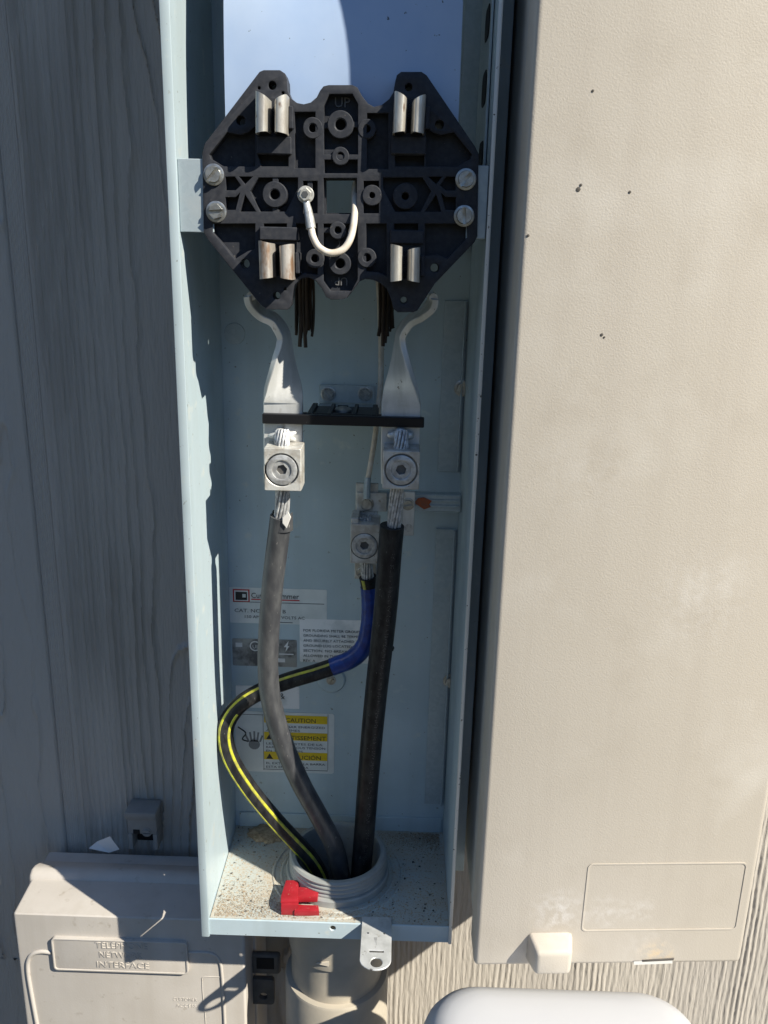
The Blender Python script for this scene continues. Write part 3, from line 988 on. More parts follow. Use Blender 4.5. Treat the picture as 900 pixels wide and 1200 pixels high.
wpts = [at(364.5, 267, -0.007), at(367, 278, -0.009), at(374, 290, -0.010), at(387, 296.5, -0.010), at(401, 293, -0.009), at(410, 281, -0.007), at(414.5, 262, -0.003), at(416, 240, 0.004),
        at(416, 226, 0.012), at(418, 214, 0.022), at(426, 214, 0.034), at(436, 250, 0.05), at(441, 300, 0.07), at(444.5, 345, 0.085), at(446.5, 400, 0.093), at(446, 450, 0.095), at(441, 500, 0.093),
        at(435, 540, 0.090), at(431, 562, 0.088)]
wp = catmull(wpts, 8)
obj('insulation', tube(wp, 0.0024, 12), 'wire_white', bw)
cr = catmull([at(431, 560, 0.088), at(430, 572, 0.086), at(430, 584, 0.085)], 5)
obj('crimp_barrel', tube(cr, 0.0030, 10), 'galvanised', bw)

# ------------------------------------------------------------------ twisted bus bars with lugs


def bus_bar(name, label, pts, twist_a, twist_b, half, sgn, Yc=0.042, group=None):
    path = catmull([at(x, y, Yy) for x, y, Yy in pts], 8)
    root = thing(name, label, 'bus bar', path[-1], group)
    bm = bmesh.new()
    th = 0.0025
    rings = []
    for i, p in enumerate(path):
        t = (path[min(i + 1, len(path) - 1)] - path[max(i - 1, 0)]).normalized()
        zz = p.z
        k = min(1, max(0, (twist_a - zz) / (twist_a - twist_b)))
        ang = math.acos(min(1.0, 0.20 + 0.80 * k)) * sgn
        wv = V((math.cos(ang), math.sin(ang), 0))
        wv = (wv - t * wv.dot(t)).normalized()
        nv = t.cross(wv)
        hw = half * (0.66 + 0.34 * min(1, k * 1.4))
        c = 0.0006
        prof = [(-hw, -th + c), (-hw + c, -th), (hw - c, -th), (hw, -th + c), (hw, th - c), (hw - c, th), (-hw + c, th), (-hw, th - c)]
        rings.append([bm.verts.new(p + wv * u + nv * v) for u, v in prof])
    for r0, r1 in zip(rings, rings[1:]):
        for q in range(8):
            bm.faces.new((r0[q], r0[(q + 1) % 8], r1[(q + 1) % 8], r1[q]))
    bm.faces.new(rings[0])
    bm.faces.new(rings[-1][::-1])
    obj('bar', from_bm(bm), 'aluminium', root, smooth=40)
    return root


def lug(root, x0, y0, x1, y1, sx, sy, sr, Yf, Yb, mat='lug_metal'):
    a, b = at(x0, y0, Yf), at(x1, y1, Yf)
    s = at(sx, sy, Yf)
    k = (b.x - a.x) / (x1 - x0)
    R_ = sr * k
    lg = obj('lug', prism([round_rect(a.x, b.x, b.z, a.z, 0.0010, 2), circle(s.x, s.z, R_ * 1.09, 30)], Yf, Yf + 0.0040, 'y', 0.0005), mat, root)
    obj('lug_body', box(a.x, b.x, Yf + 0.0039, Yb, b.z, a.z, 0.0005, 1), mat, lg)
    obj('set_screw', prism([circle(s.x, s.z, R_, 30), circle(s.x, s.z, R_ * 0.62, 26)], Yf - 0.0002, Yf + 0.0036, 'y', 0.0007, 2), 'screw_metal', lg)
    obj('screw_dish', prism([circle(s.x, s.z, R_ * 0.64, 26), circle(s.x, s.z, R_ * 0.36, 6, 0.2)], Yf + 0.0010, Yf + 0.0036, 'y'), 'screw_metal', lg)
    obj('screw_recess', lathe((s.x, Yf + 0.0030, s.z), [(0, 0), (R_ * 0.46, 0)], 'y', 12), 'dark_plastic', lg)
    return lg


def strands(root, pts, R_, n=7, name='strand', mat='strand_metal', rs=None, twist=0.9, jag=0.12):
    path = catmull(pts, 6)
    fr = frames(path)
    rs = rs or R_ * 0.27
    rs = R_ * 0.175
    n = 19
    for i in range(n):
        if i == 0:
            off, ph = 0.0, 0.0
        elif i < 7:
            off, ph = R_ * 0.40, 2 * math.pi * (i - 1) / 6
        else:
            off, ph = R_ * (0.78 + random.uniform(-0.05, 0.08)), 2 * math.pi * (i - 7) / 12 + random.uniform(-0.08, 0.08)
        m = len(path) - (int(random.random() * jag * len(path)))
        pp = []
        for q in range(max(m, 4)):
            p, (t, a, b) = path[q], fr[q]
            an = ph + twist * q / len(path)
            pp.append(p + a * (off * math.cos(an)) + b * (off * math.sin(an)))
        obj(name, tube(pp, rs, 8), mat, root)


zt1, zt0 = at(332, 396, 0.042).z, at(332, 470, 0.042).z
lb = bus_bar('bus_bar', 'left twisted aluminium bus bar with sunlit lug, half in shade', [(294, 343, 0.024), (297, 355, 0.026), (306, 366, 0.030), (321, 376, 0.036), (331, 390, 0.041), (333, 404, 0.042), (332, 425, 0.042), (332, 455, 0.042), (332, 490, 0.042), (332, 530, 0.042),
                                                                             (332, 566, 0.042)], zt1, zt0, 0.0150, 1, group='twisted bus bars')
lug(lb, 309, 525, 353, 576, 330, 551, 18.5, 0.013, 0.0396)
strands(lb, [at(331, 505, 0.030), at(331, 520, 0.026), at(331, 530, 0.026)], 0.0060, 8)
strands(lb, [at(331, 570, 0.026), at(330.5, 590, 0.027), at(329, 612, 0.028)], 0.0060, 8)
rb = bus_bar('bus_bar', 'right twisted aluminium bus bar with lug, wholly in shade', [(507, 346, 0.024), (505, 357, 0.026), (496, 367, 0.030), (481, 377, 0.036), (471, 390, 0.041), (469, 404, 0.042), (469.5, 425, 0.042), (470, 455, 0.042), (470, 490, 0.042), (469, 530, 0.042),
                                                                      (469, 566, 0.042)], zt1, zt0, 0.0150, -1, group='twisted bus bars')
lug(rb, 449, 528, 491, 574, 470, 551, 17.5, 0.013, 0.0396)
strands(rb, [at(470, 506, 0.030), at(470, 520, 0.026), at(469, 532, 0.026)], 0.0060, 8)
strands(rb, [at(466, 566, 0.026), at(464, 590, 0.028), at(461, 622, 0.030)], 0.0056, 8)
# smear of grey joint compound above each lug
for root, x, y, w in ((lb, 333, 511, 14), (rb, 470, 510, 16)):
    p = at(x, y, 0.036)
    bm = bmesh.new()
    bmesh.ops.create_icosphere(bm, subdivisions=3, radius=1.0)
    for v in bm.verts:
        f = 1 + 0.25 * math.sin(v.co.x * 5 + x) * math.cos(v.co.z * 4)
        v.co = V((p.x + v.co.x * 0.0105 * f, p.y + v.co.y * 0.003, p.z + v.co.z * 0.0055 * f))
    obj('joint_compound', from_bm(bm), 'aluminium', root, smooth=180)
for (x, y, Yy, root) in ((295, 347, 0.020, lb), (508, 349, 0.020, rb)):
    p = at(x, y, Yy)
    obj('bar_bolt', lathe((p.x, Yy, p.z), [(0, -0.002), (0.0032, -0.002), (0.0036, -0.001), (0.0036, 0.004)], 'y', 12), 'zinc', root)

# black spacer bar that holds both bus bars apart
sp = thing('spacer_bar', 'black plastic spacer bar clamped across both bus bars', 'spacer', at(402, 497, 0.04))
a, b = at(307, 485, 0.033), at(497, 497, 0.033)
zs1, zs0 = a.z, at(307, 496.5, 0.033).z
obj('front_rail', box(a.x, b.x, 0.0330, 0.0390, zs0, zs1, 0.0006, 1), 'black_plastic', sp)
mx0, mx1 = at(357, 487, 0.042).x, at(444, 487, 0.042).x
obj('web', box(mx0 + 0.001, mx1 - 0.001, 0.0388, 0.088, zs0 + 0.001, zs1 - 0.0022, 0.0005, 1), 'black_plastic', sp)
for (u0, u1) in ((mx0 + 0.002, mx0 + 0.006), (mx1 - 0.006, mx1 - 0.002), ((mx0 + mx1) / 2 - 0.011, (mx0 + mx1) / 2 - 0.008), ((mx0 + mx1) / 2 + 0.008, (mx0 + mx1) / 2 + 0.011)):
    obj('rib', box(u0, u1, 0.0392, 0.0870, zs1 - 0.0024, zs1 + 0.0003, 0.0003, 1), 'black_plastic', sp)
obj('rear_rail', box(a.x + 0.002, b.x - 0.002, 0.0452, 0.0500, zs0 + 0.0005, zs1 - 0.0008, 0.0005, 1), 'black_plastic', sp)
p = at(402, 476, 0.066)
sc_ = obj('screw', lathe((p.x, 0.066, zs1 - 0.0022), [(0.0068, 0), (0.0068, 0.0016), (0.0052, 0.0030), (0.0030, 0.0042), (0, 0.0044)], 'z', 20), 'head_metal', sp)
obj('screw_slot', box(p.x - 0.0042, p.x + 0.0042, 0.0653, 0.0667, zs1 + 0.0012, zs1 + 0.0024), 'black_hole', sc_)
# zinc bracket behind it
a, b = at(375, 450, BY), at(439, 478, BY)
ab = obj('mounting_bracket', box(a.x, b.x, BY - 0.0024, BY - 0.0006, zs1 - 0.006, a.z, 0.0004, 1), 'galvanised', sp)
obj('bracket_foot', box(a.x, b.x, 0.086, BY - 0.0025, zs1 - 0.0085, zs1 - 0.0065, 0.0003, 1), 'galvanised', ab)
for x, dg in ((385, 130), (428, 150)):
    p = at(x, 461, BY)
    screw('screw', (p.x, BY - 0.0024, p.z), 0.0050, ab, 'head_metal', dg, True, 0.0034)

# bundles of dark brown strands behind the block
for x0, x1, yb, lab in ((345, 368, 406, 'bundle of dark brown bare strands hanging left, behind the socket block'),
                        (444, 461, 402, 'bundle of dark brown bare strands hanging right, beside the bonding wire')):
    sb = thing('strand_bundle', lab, 'strands', at((x0 + x1) / 2, yb, 0.075), 'brown strand bundles')
    for k in range(9):
        u = (k + 0.5) / 9
        x = x0 + (x1 - x0) * u
        d = 0.070 + 0.006 * math.sin(k * 2.3)
        e = yb - random.random() * 14 + (4 if abs(u - 0.4) < 0.2 else -6)
        pts = [at(x, 318, d), at(x + random.uniform(-1, 1), 350, d), at(x + random.uniform(-1, 1), 380, d), at(x + random.uniform(-2.0, 2.0), e, d)]
        obj('strand', tube(catmull(pts, 4), random.uniform(0.0010, 0.0016), 7), 'brown_strand', sb)

# ------------------------------------------------------------------ neutral bar assembly
nb = thing('neutral_bar', 'zinc neutral bar with lug and cross rail beside the right cable', 'terminal bar', at(430, 682, 0.10))
Yn = 0.094
a, b = at(418, 577, Yn), at(551, 601, Yn)
obj('cross_rail', box(a.x, XR - 0.001, Yn, Yn + 0.010, b.z, a.z, 0.0008, 1), 'galvanised', nb)
for off in (0.30, 0.62):
    zz = a.z + (b.z - a.z) * off
    obj('rail_bead', box(a.x + 0.001, XR - 0.002, Yn - 0.0012, Yn + 0.001, zz - 0.0016, zz + 0.0006, 0.0005, 1), 'galvanised', nb)
a, b = at(417, 566, Yn - 0.004), at(441, 679, Yn - 0.004)
obj('vertical_bar', box(a.x, b.x, Yn - 0.0042, Yn - 0.0014, b.z, a.z, 0.0005, 1), 'lug_metal', nb)
a, b = at(418, 577, Yn - 0.007), at(453, 600, Yn - 0.007)
obj('clamp_plate', box(a.x, b.x, Yn - 0.0066, Yn - 0.0044, b.z, a.z, 0.0005, 1), 'lug_metal', nb)
p = at(430, 591, Yn - 0.008)
screw('screw', (p.x, Yn - 0.0066, p.z), 0.0046, nb, 'head_metal', 85, False)
a, b = at(472, 576, Yn - 0.004), at(485, 628, Yn - 0.004)
tb = obj('ground_tab', box(a.x, b.x, Yn - 0.0042, Yn - 0.0016, b.z, a.z, 0.0006, 1), 'aluminium', nb)
p = at(478, 591, Yn - 0.005)
screw('screw', (p.x, Yn - 0.0042, p.z), 0.0042, tb, 'head_metal', 10, False)
p = at(479, 619, Yn - 0.005)
obj('tab_hole', lathe((p.x, Yn - 0.0044, p.z), [(0, 0), (0.0036, 0), (0.0036, 0.0004)], 'y', 16), 'screw_metal', tb)
a, b = at(486, 581, Yn - 0.002), at(505, 597, Yn - 0.002)
ob_ = [(490, 584), (497, 583), (506, 587), (503, 591), (505, 594), (497, 597), (491, 593), (485, 589)]
obj('paint_mark', prism([xz(ob_, Yn - 0.0015)], Yn - 0.0017, Yn - 0.0006, 'y'), 'orange_paint', nb)
nl = lug(nb, 411, 614, 444, 661, 427, 640, 15, 0.062, 0.0896)
obj('lug_ear', box(at(411, 614, 0.062).x, at(420, 614, 0.062).x, 0.064, 0.0890, at(411, 622, 0.062).z, at(411, 608, 0.062).z, 0.0006, 1), 'lug_metal', nl)
strands(nb, [at(428, 606, 0.076), at(429, 616, 0.076), at(429, 622, 0.076)], 0.0056, 7)
strands(nb, [at(428, 655, 0.076), at(430, 668, 0.076), at(432, 682, 0.077)], 0.0056, 7)
p = at(423, 671, 0.089)
screw('screw', (p.x, Yn - 0.0042, p.z), 0.0036, nb, 'head_metal', 30, False)

# ------------------------------------------------------------------ cables


def cable(name, label, pts, r, mat, cat='cable', n=20):
    path = catmull([at(x, y, Yy) for x, y, Yy in pts], 10)
    root = thing(name, label, cat, path[-1])
    obj('jacket', tube(path, r, n), mat, root, smooth=60)
    return root, path


zin = 0.90
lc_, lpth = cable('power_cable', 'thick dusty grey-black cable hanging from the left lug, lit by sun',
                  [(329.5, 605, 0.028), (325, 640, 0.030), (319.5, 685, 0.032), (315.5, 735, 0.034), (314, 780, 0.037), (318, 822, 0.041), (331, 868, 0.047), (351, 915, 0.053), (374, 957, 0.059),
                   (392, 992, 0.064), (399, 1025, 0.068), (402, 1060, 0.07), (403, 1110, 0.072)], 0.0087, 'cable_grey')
lc_['group'] = 'power cables'
# torn collar of insulation at the stripped end
cp = at(331, 612, 0.028)
bm = bmesh.new()
n = 18
r0, r1 = [], []
for k in range(n):
    an = 2 * math.pi * k / n
    r0.append(bm.verts.new((cp.x + 0.0084 * math.cos(an), 0.028 + 0.0084 * math.sin(an), cp.z - 0.006)))
    r1.append(bm.verts.new((cp.x + 0.0080 * math.cos(an), 0.028 + 0.0080 * math.sin(an), cp.z + 0.003 + 0.006 * (0.5 + 0.5 * math.cos(an * 2 + 0.6)))))
for k in range(n):
    bm.faces.new((r0[k], r0[(k + 1) % n], r1[(k + 1) % n], r1[k]))
obj('cut_collar', from_bm(bm), 'cable_grey', lc_)
fl_ = [(331, 606), (338, 600), (341, 606), (336, 619), (331, 613)]
obj('torn_flap', prism([xz(fl_, 0.0185)], 0.0180, 0.0192, 'y', 0.0003), 'scuff', lc_)
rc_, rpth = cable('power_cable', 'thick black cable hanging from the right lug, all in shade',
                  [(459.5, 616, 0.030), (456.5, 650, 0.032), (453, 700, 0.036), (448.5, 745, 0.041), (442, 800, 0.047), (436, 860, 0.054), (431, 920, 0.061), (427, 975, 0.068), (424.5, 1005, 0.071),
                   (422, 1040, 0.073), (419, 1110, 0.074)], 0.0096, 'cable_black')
rc_['group'] = 'power cables'
p = at(458.5, 760, 0.043)
obj('nick', lathe((p.x, 0.043, p.z), [(0, -0.003), (0.002, -0.002), (0.0026, 0.001), (0, 0.003)], 'y', 10), 'cable_black', rc_)
fr_ = frames(rpth)
bm = bmesh.new()
for q in range(8, 80):
    p0, (t, aa, bb_) = rpth[q], fr_[q]
    nx_ = (rpth[q + 1] - p0)
    for d in range(3):
        if random.random() < 0.30:
            continue
        off = nx_ * (d / 3.0)
        for row in range(4):
            if random.random() < 0.45:
                continue
            an = -0.42 + 0.085 * row
            w_, l_ = 0.030, nx_.length * random.choice((0.10, 0.10, 0.2))
            r_ = 0.00968
            c0 = p0 + off
            vs = [bm.verts.new(c0 + nx_.normalized() * dl + aa * (r_ * math.cos(an + dw)) + bb_ * (r_ * math.sin(an + dw))) for dl, dw in ((0, 0), (l_, 0), (l_, w_), (0, w_))]
            bm.faces.new(vs)
obj('faded_print', from_bm(bm), 'faded_print', rc_, smooth=None)
npts = [(431, 676, 0.077), (433.5, 690, 0.078), (434.5, 712, 0.079), (433, 735, 0.080), (427.5, 756, 0.081), (414, 771, 0.081), (396, 779, 0.081), (370, 788, 0.080), (340, 797, 0.078), (308, 809, 0.075),
        (282, 825, 0.070), (267, 845, 0.064), (264, 866, 0.060), (272, 892, 0.058), (293, 925, 0.059), (320, 958, 0.061), (346, 986, 0.064), (364, 1006, 0.066), (376, 1028, 0.068), (384, 1060, 0.07), (388, 1110, 0.072)]
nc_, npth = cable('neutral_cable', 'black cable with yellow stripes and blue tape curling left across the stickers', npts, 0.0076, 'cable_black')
i0, i1 = 8, 64
obj('blue_tape', tube(npth[i0:i1], [0.0080 + 0.00022 * ((q * 0.17) % 1.0) + 0.0001 * random.random() for q in range(i1 - i0)], 20), 'blue_tape', nc_, smooth=60)
obj('stripe', strip_on_tube(npth[i1 - 1:], 0.0076, 0.80, 0.42, 0.30), 'yellow_stripe', nc_)
obj('stripe', strip_on_tube(npth[104:], 0.0076, -0.45, 0.44, -0.1), 'yellow_stripe', nc_)
obj('stripe', strip_on_tube(npth[0:i0 + 1], 0.0076, 0.6, 0.6, 0.0), 'yellow_stripe', nc_)

# ------------------------------------------------------------------ conduit hub and conduit
hub = thing('conduit_hub', 'grey threaded plastic conduit hub standing up through the box floor', 'conduit fitting', (HUB.x, HUB.y, ZF))
ztop = 0.9635
prof = [(HR - 0.0062, -0.12), (HR - 0.0062, ztop - ZF - 0.003), (HR - 0.0046, ztop - ZF), (HR - 0.0012, ztop - ZF)]
z = ztop - ZF
k = 0
while z > 0.0075:
    prof += [(HR + 0.0006, z - 0.0016), (HR + 0.0006, z - 0.0028), (HR - 0.0007, z - 0.0040)]
    z -= 0.0042
prof += [(HR - 0.0005, 0.0065)]
obj('threaded_rim', lathe((HUB.x, HUB.y, ZF), prof, 'z', 72), 'pvc', hub)
obj('lock_ring', lathe((HUB.x, HUB.y, ZF), [(HR - 0.001, 0.0078), (HR + 0.0026, 0.0074), (HR + 0.0036, 0.0060), (HR + 0.0036, 0.0002)], 'z', 72), 'pvc', hub)

cnd = thing('conduit', 'painted grey-tan plastic conduit rising into the box from below', 'conduit', (HUB.x, HUB.y, 0.0))
obj('pipe', lathe((HUB.x, HUB.y, 0), [(0.0440, 0.02), (0.0440, 0.868)], 'z', 64), 'pvc_painted', cnd)
obj('adapter', lathe((HUB.x, HUB.y, 0), [(0.0441, 0.866), (0.0462, 0.868), (0.0466, 0.872), (0.0466, 0.9365), (0.040, 0.9375)], 'z', 64), 'pvc_painted', cnd)
obj('coupling', lathe((HUB.x, HUB.y, 0), [(0.0442, 0.60), (0.0500, 0.602), (0.0502, 0.826), (0.0490, 0.8285), (0.0441, 0.829)], 'z', 64), 'pvc_painted', cnd)
p = at(378, 1127, 0.022)
obj('paint_drip', prism([[(p.x - 0.006, p.z + 0.001), (p.x + 0.006, p.z + 0.003), (p.x + 0.006, p.z - 0.002)]], 0.0185, 0.0200, 'y'), 'beige_smooth', cnd)

# ------------------------------------------------------------------ red clip on the floor
red = thing('red_clip', 'red plastic clip with prongs lying on the dirty box floor', 'clip', at_z(345, 1070, ZF))
zr = ZF + 0.0125
top = lambda x, y, z=zr: ((q := at_z(x, y, z)).x, q.y)
spine = [top(335, 1031), top(349, 1031), top(350, 1037), top(349, 1050), top(350, 1056), top(329, 1056), top(329, 1050)]
obj('spine', prism([spine], ZF + 0.0004, zr, 'z', 0.0009, 2), 'red_plastic', red)
pr1 = [top(347, 1038), top(374, 1041), top(372, 1050), top(347, 1050)]
obj('prong', prism([pr1], ZF + 0.0055, zr - 0.0004, 'z', 0.0008, 2), 'red_plastic', red)
t2 = lambda x, y: top(x, y, ZF + 0.0065)
pr2 = [t2(345, 1059.5), t2(373, 1060.5), t2(374, 1067), t2(345, 1067)]
obj('prong', prism([pr2], ZF + 0.0005, ZF + 0.0065, 'z', 0.0008, 2), 'red_plastic', red)
pr3 = [top(329.5, 1056.3), top(349.5, 1056.3), top(349.5, 1059), top(329.5, 1059)]
obj('front_plate', prism([pr3], ZF + 0.0003, zr - 0.0010, 'z', 0.0006, 2), 'red_plastic', red)

# ------------------------------------------------------------------ dirt on the floor
bm = bmesh.new()
cm = at_z(313, 977, ZF)
bmesh.ops.create_icosphere(bm, subdivisions=4, radius=1.0)
for v in bm.verts:
    f = 1 + 0.10 * math.sin(v.co.x * 7) * math.cos(v.co.y * 6) + 0.06 * math.sin(v.co.x * 17 + v.co.y * 13)
    v.co = V((cm.x + v.co.x * 0.0205 * f, cm.y + v.co.y * 0.0150 * f, ZF - 0.001 + max(v.co.z, -0.05) * 0.0062 * f))
tag(obj('mud_nest', from_bm(bm), 'mud', smooth=180), 'small brown mound of dried mud on the box floor', 'mud nest')

bm = bmesh.new()


def grain(bm, x, y, z, s):
    o = [V((random.uniform(-1, 1), random.uniform(-1, 1), random.uniform(0, 1.2))) * s for _ in range(4)]
    c = V((x, y, z + 0.0001))
    vs = [bm.verts.new(c + q + V(b)) for q, b in zip(o, ((0, 0, s * 0.7), (s, 0, 0), (-s * 0.6, s * 0.8, 0), (-s * 0.6, -s * 0.8, 0)))]
    for f in ((0, 1, 2), (0, 2, 3), (0, 3, 1), (1, 3, 2)):
        bm.faces.new([vs[i] for i in f])


for _ in range(13000):
    u = random.random()
    x = random.uniform(XL + 0.003, XR - 0.003)
    if u < 0.38:
        y = 0.004 + abs(random.gauss(0, 0.022))
        x = XL + 0.004 + abs(random.gauss(0, 0.075))
    elif u < 0.75:
        y = BY - 0.004 - abs(random.gauss(0, 0.013))
        x = x if random.random() < 0.35 else XR - 0.004 - abs(random.gauss(0, 0.03))
    elif u < 0.88:
        x, y = at_z(362, 1062, ZF).x + random.gauss(0.006, 0.011), at_z(362, 1062, ZF).y + random.gauss(0, 0.004)
    else:
        y = random.uniform(0.004, BY - 0.004)
    if (V((x, y)) - V((HUB.x, HUB.y))).length < HR + 0.008 or not (XL + 0.002 < x < XR - 0.002) or not (0.003 < y < BY - 0.003):
        continue
    grain(bm, x, y, ZF, random.uniform(0.00015, 0.00048))
tag(obj('sand', from_bm(bm), 'sand', smooth=None), 'loose tan sand and grit scattered over the box floor', 'sand', kind='stuff')
bm = bmesh.new()
for _ in range(420):
    x, y = random.uniform(XL + 0.003, XR - 0.003), random.uniform(0.004, BY - 0.004)
    if (V((x, y)) - V((HUB.x, HUB.y))).length < HR + 0.008:
        continue
    grain(bm, x, y, ZF, random.uniform(0.0003, 0.0010))
tag(obj('debris', from_bm(bm), 'speck', smooth=None), 'dark crumbs of debris scattered over the box floor', 'debris', kind='stuff')

# ------------------------------------------------------------------ large beige cover box at the right
Yl, Yr = -0.060, -0.047
bx0, bx1 = at(555, 1133, Yl).x, at(868, 1129, Yr).x
bz0, bz1 = 0.957, 2.60
slope = (Yr - Yl) / (bx1 - bx0)
bb = thing('utility_cover_box', 'large beige textured plastic utility box filling the right side', 'utility box', ((bx0 + bx1) / 2, 0.03, bz0))


def skew(me, k=1.0):
    for v in me.vertices:
        v.co.y += (v.co.x - bx0) * slope * k
    return me


obj('cover', skew(box(bx0, bx1, Yl, Yl + 0.034, bz0, bz1, 0.0042, 4)), 'beige_cover', bb)
obj('body', box(bx0 + 0.0015, bx1 - 0.012, Yl + 0.036, WALL_Y - 0.002, bz0 + 0.016, bz1 - 0.01, 0.002, 1), 'body_plastic', bb)
fy = lambda x: Yl + (x - bx0) * slope
def smudge(mat, pts, col):
    # pale rubbed marks of their own shape on the plastic
    nt = mat.node_tree
    n, l = nt.nodes, nt.links
    b = n['Principled BSDF']
    g = n.new('ShaderNodeNewGeometry')
    for (c, r, amt) in pts:
        src = b.inputs['Base Color'].links[0].from_socket
        d = n.new('ShaderNodeVectorMath')
        d.operation = 'DISTANCE'
        l.new(g.outputs['Position'], d.inputs[0])
        d.inputs[1].default_value = c
        m1 = n.new('ShaderNodeMapRange')
        m1.inputs['From Min'].default_value = r
        m1.inputs['From Max'].default_value = 0.0
        m1.inputs['To Max'].default_value = amt
        l.new(d.outputs['Value'], m1.inputs['Value'])
        t = n.new('ShaderNodeTexNoise')
        t.inputs['Scale'].default_value = 170
        t.inputs['Detail'].default_value = 7
        l.new(g.outputs['Position'], t.inputs['Vector'])
        m2 = n.new('ShaderNodeMapRange')
        m2.inputs['From Min'].default_value = 0.42
        m2.inputs['From Max'].default_value = 0.66
        l.new(t.outputs[0], m2.inputs['Value'])
        mu = n.new('ShaderNodeMath')
        mu.operation = 'MULTIPLY'
        l.new(m1.outputs[0], mu.inputs[0])
        l.new(m2.outputs[0], mu.inputs[1])
        mx = n.new('ShaderNodeMix')
        mx.data_type = 'RGBA'
        l.new(mu.outputs[0], mx.inputs['Factor'])
        l.new(src, mx.inputs['A'])
        mx.inputs['B'].default_value = (*col, 1)
        l.new(mx.outputs['Result'], b.inputs['Base Color'])


def streaks(mat, col, amt):
    nt = mat.node_tree
    n, l = nt.nodes, nt.links
    b = n['Principled BSDF']
    src = b.inputs['Base Color'].links[0].from_socket
    g = n.new('ShaderNodeNewGeometry')
    mp = n.new('ShaderNodeMapping')
    mp.inputs['Scale'].default_value = (1, 1, 0.035)
    l.new(g.outputs['Position'], mp.inputs['Vector'])
    t = n.new('ShaderNodeTexNoise')
    t.inputs['Scale'].default_value = 55
    t.inputs['Detail'].default_value = 5
    l.new(mp.outputs[0], t.inputs['Vector'])
    m1 = n.new('ShaderNodeMapRange')
    m1.inputs['From Min'].default_value = 0.48
    m1.inputs['From Max'].default_value = 0.72
    m1.inputs['To Max'].default_value = amt
    l.new(t.outputs[0], m1.inputs['Value'])
    mx = n.new('ShaderNodeMix')
    mx.data_type = 'RGBA'
    l.new(m1.outputs[0], mx.inputs['Factor'])
    l.new(src, mx.inputs['A'])
    mx.inputs['B'].default_value = (*col, 1)
    l.new(mx.outputs['Result'], b.inputs['Base Color'])


streaks(MATS['beige_cover'], (0.47, 0.42, 0.36), 0.22)
streaks(MATS['telecom'], (0.42, 0.38, 0.33), 0.35)
streaks(MATS['paint'], (0.40, 0.47, 0.49), 0.40)
smudge(MATS['beige_cover'], [(at(655, 1069, -0.056), 0.026, 0.9), (at(710, 1068, -0.053), 0.020, 0.6), (at(748, 1065, -0.052), 0.016, 0.6), (at(760, 1112, -0.051), 0.028, 0.35),
                             (at(820, 700, -0.050), 0.05, 0.25), (at(690, 560, -0.055), 0.04, 0.2)], (0.74, 0.71, 0.68))
# faint raised outline of a rectangular field
c1, c2 = at(686, 1011, -0.053), at(875, 1011, -0.049)
c3, c4 = at(872, 1090, -0.049), at(683, 1090, -0.053)
X0, X1, Z0, Z1 = (c1.x + c4.x) / 2, (c2.x + c3.x) / 2 - 0.002, (c3.z + c4.z) / 2, (c1.z + c2.z) / 2
me = prism([round_rect(X0, X1, Z0, Z1, 0.004), round_rect(X0 + 0.0010, X1 - 0.0010, Z0 + 0.0010, Z1 - 0.0010, 0.0033)], Yl - 0.0005, Yl + 0.001, 'y')
obj('label_border', skew(me), 'beige_cover', bb)
# pull tab at the bottom edge
a, b = at(620, 1097, -0.072), at(672, 1138, -0.072)
bm = bmesh.new()
zt_, zb_ = at(645, 1097, Yl).z + 0.001, bz0 + 0.006
vs = add_box(bm, a.x + 0.001, b.x + 0.001, Yl - 0.016, Yl + 0.002, zb_, zt_)
for v in bm.verts:
    if v.co.y < Yl - 0.01:
        v.co.x = v.co.x + (0.006 if v.co.x < (a.x + b.x) / 2 else -0.003)
        if v.co.z > zt_ - 0.001:
            v.co.z -= 0.006
bmesh.ops.bevel(bm, geom=list(bm.edges), offset=0.0034, segments=3, profile=0.5, affect='EDGES')
obj('pull_tab', skew(from_bm(bm)), 'beige_cover', bb)
# worn patch and white edge of a torn seal label
smudge(MATS['beige_cover'], [(at(767, 1117, -0.051), 0.017, 1.0), (at(776, 1120, -0.051), 0.012, 1.0)], (0.70, 0.56, 0.38))
wq = [(742, 1124.5), (788, 1124.5), (788, 1129), (742, 1128.5)]
obj('seal_slot', skew(prism([xz(wq, -0.051)], Yl - 0.0007, Yl + 0.0004, 'y')), 'scuff', bb, smooth=None)
wq = [(752, 1124.0), (790, 1123.0), (789, 1125.2), (752, 1125.3)]
obj('slot_gap', skew(prism([xz(wq, -0.051)], Yl - 0.0009, Yl + 0.0004, 'y')), 'speck', bb, smooth=None)
for (x, y, r) in ((677, 222, 2.6), (680, 217, 1.6), (738, 225, 1.6), (705, 392, 1.8), (708, 395, 1.2), (618, 276, 1.6), (694, 107, 1.5)):
    p = at(x, y, Yl + 0.004)
    m = lathe((p.x, fy(p.x), p.z), [(0, -0.0006), (r / 1900, -0.0004), (r / 1800, 0.0004)], 'y', 7)
    obj('speck', m, 'speck', bb, smooth=None)

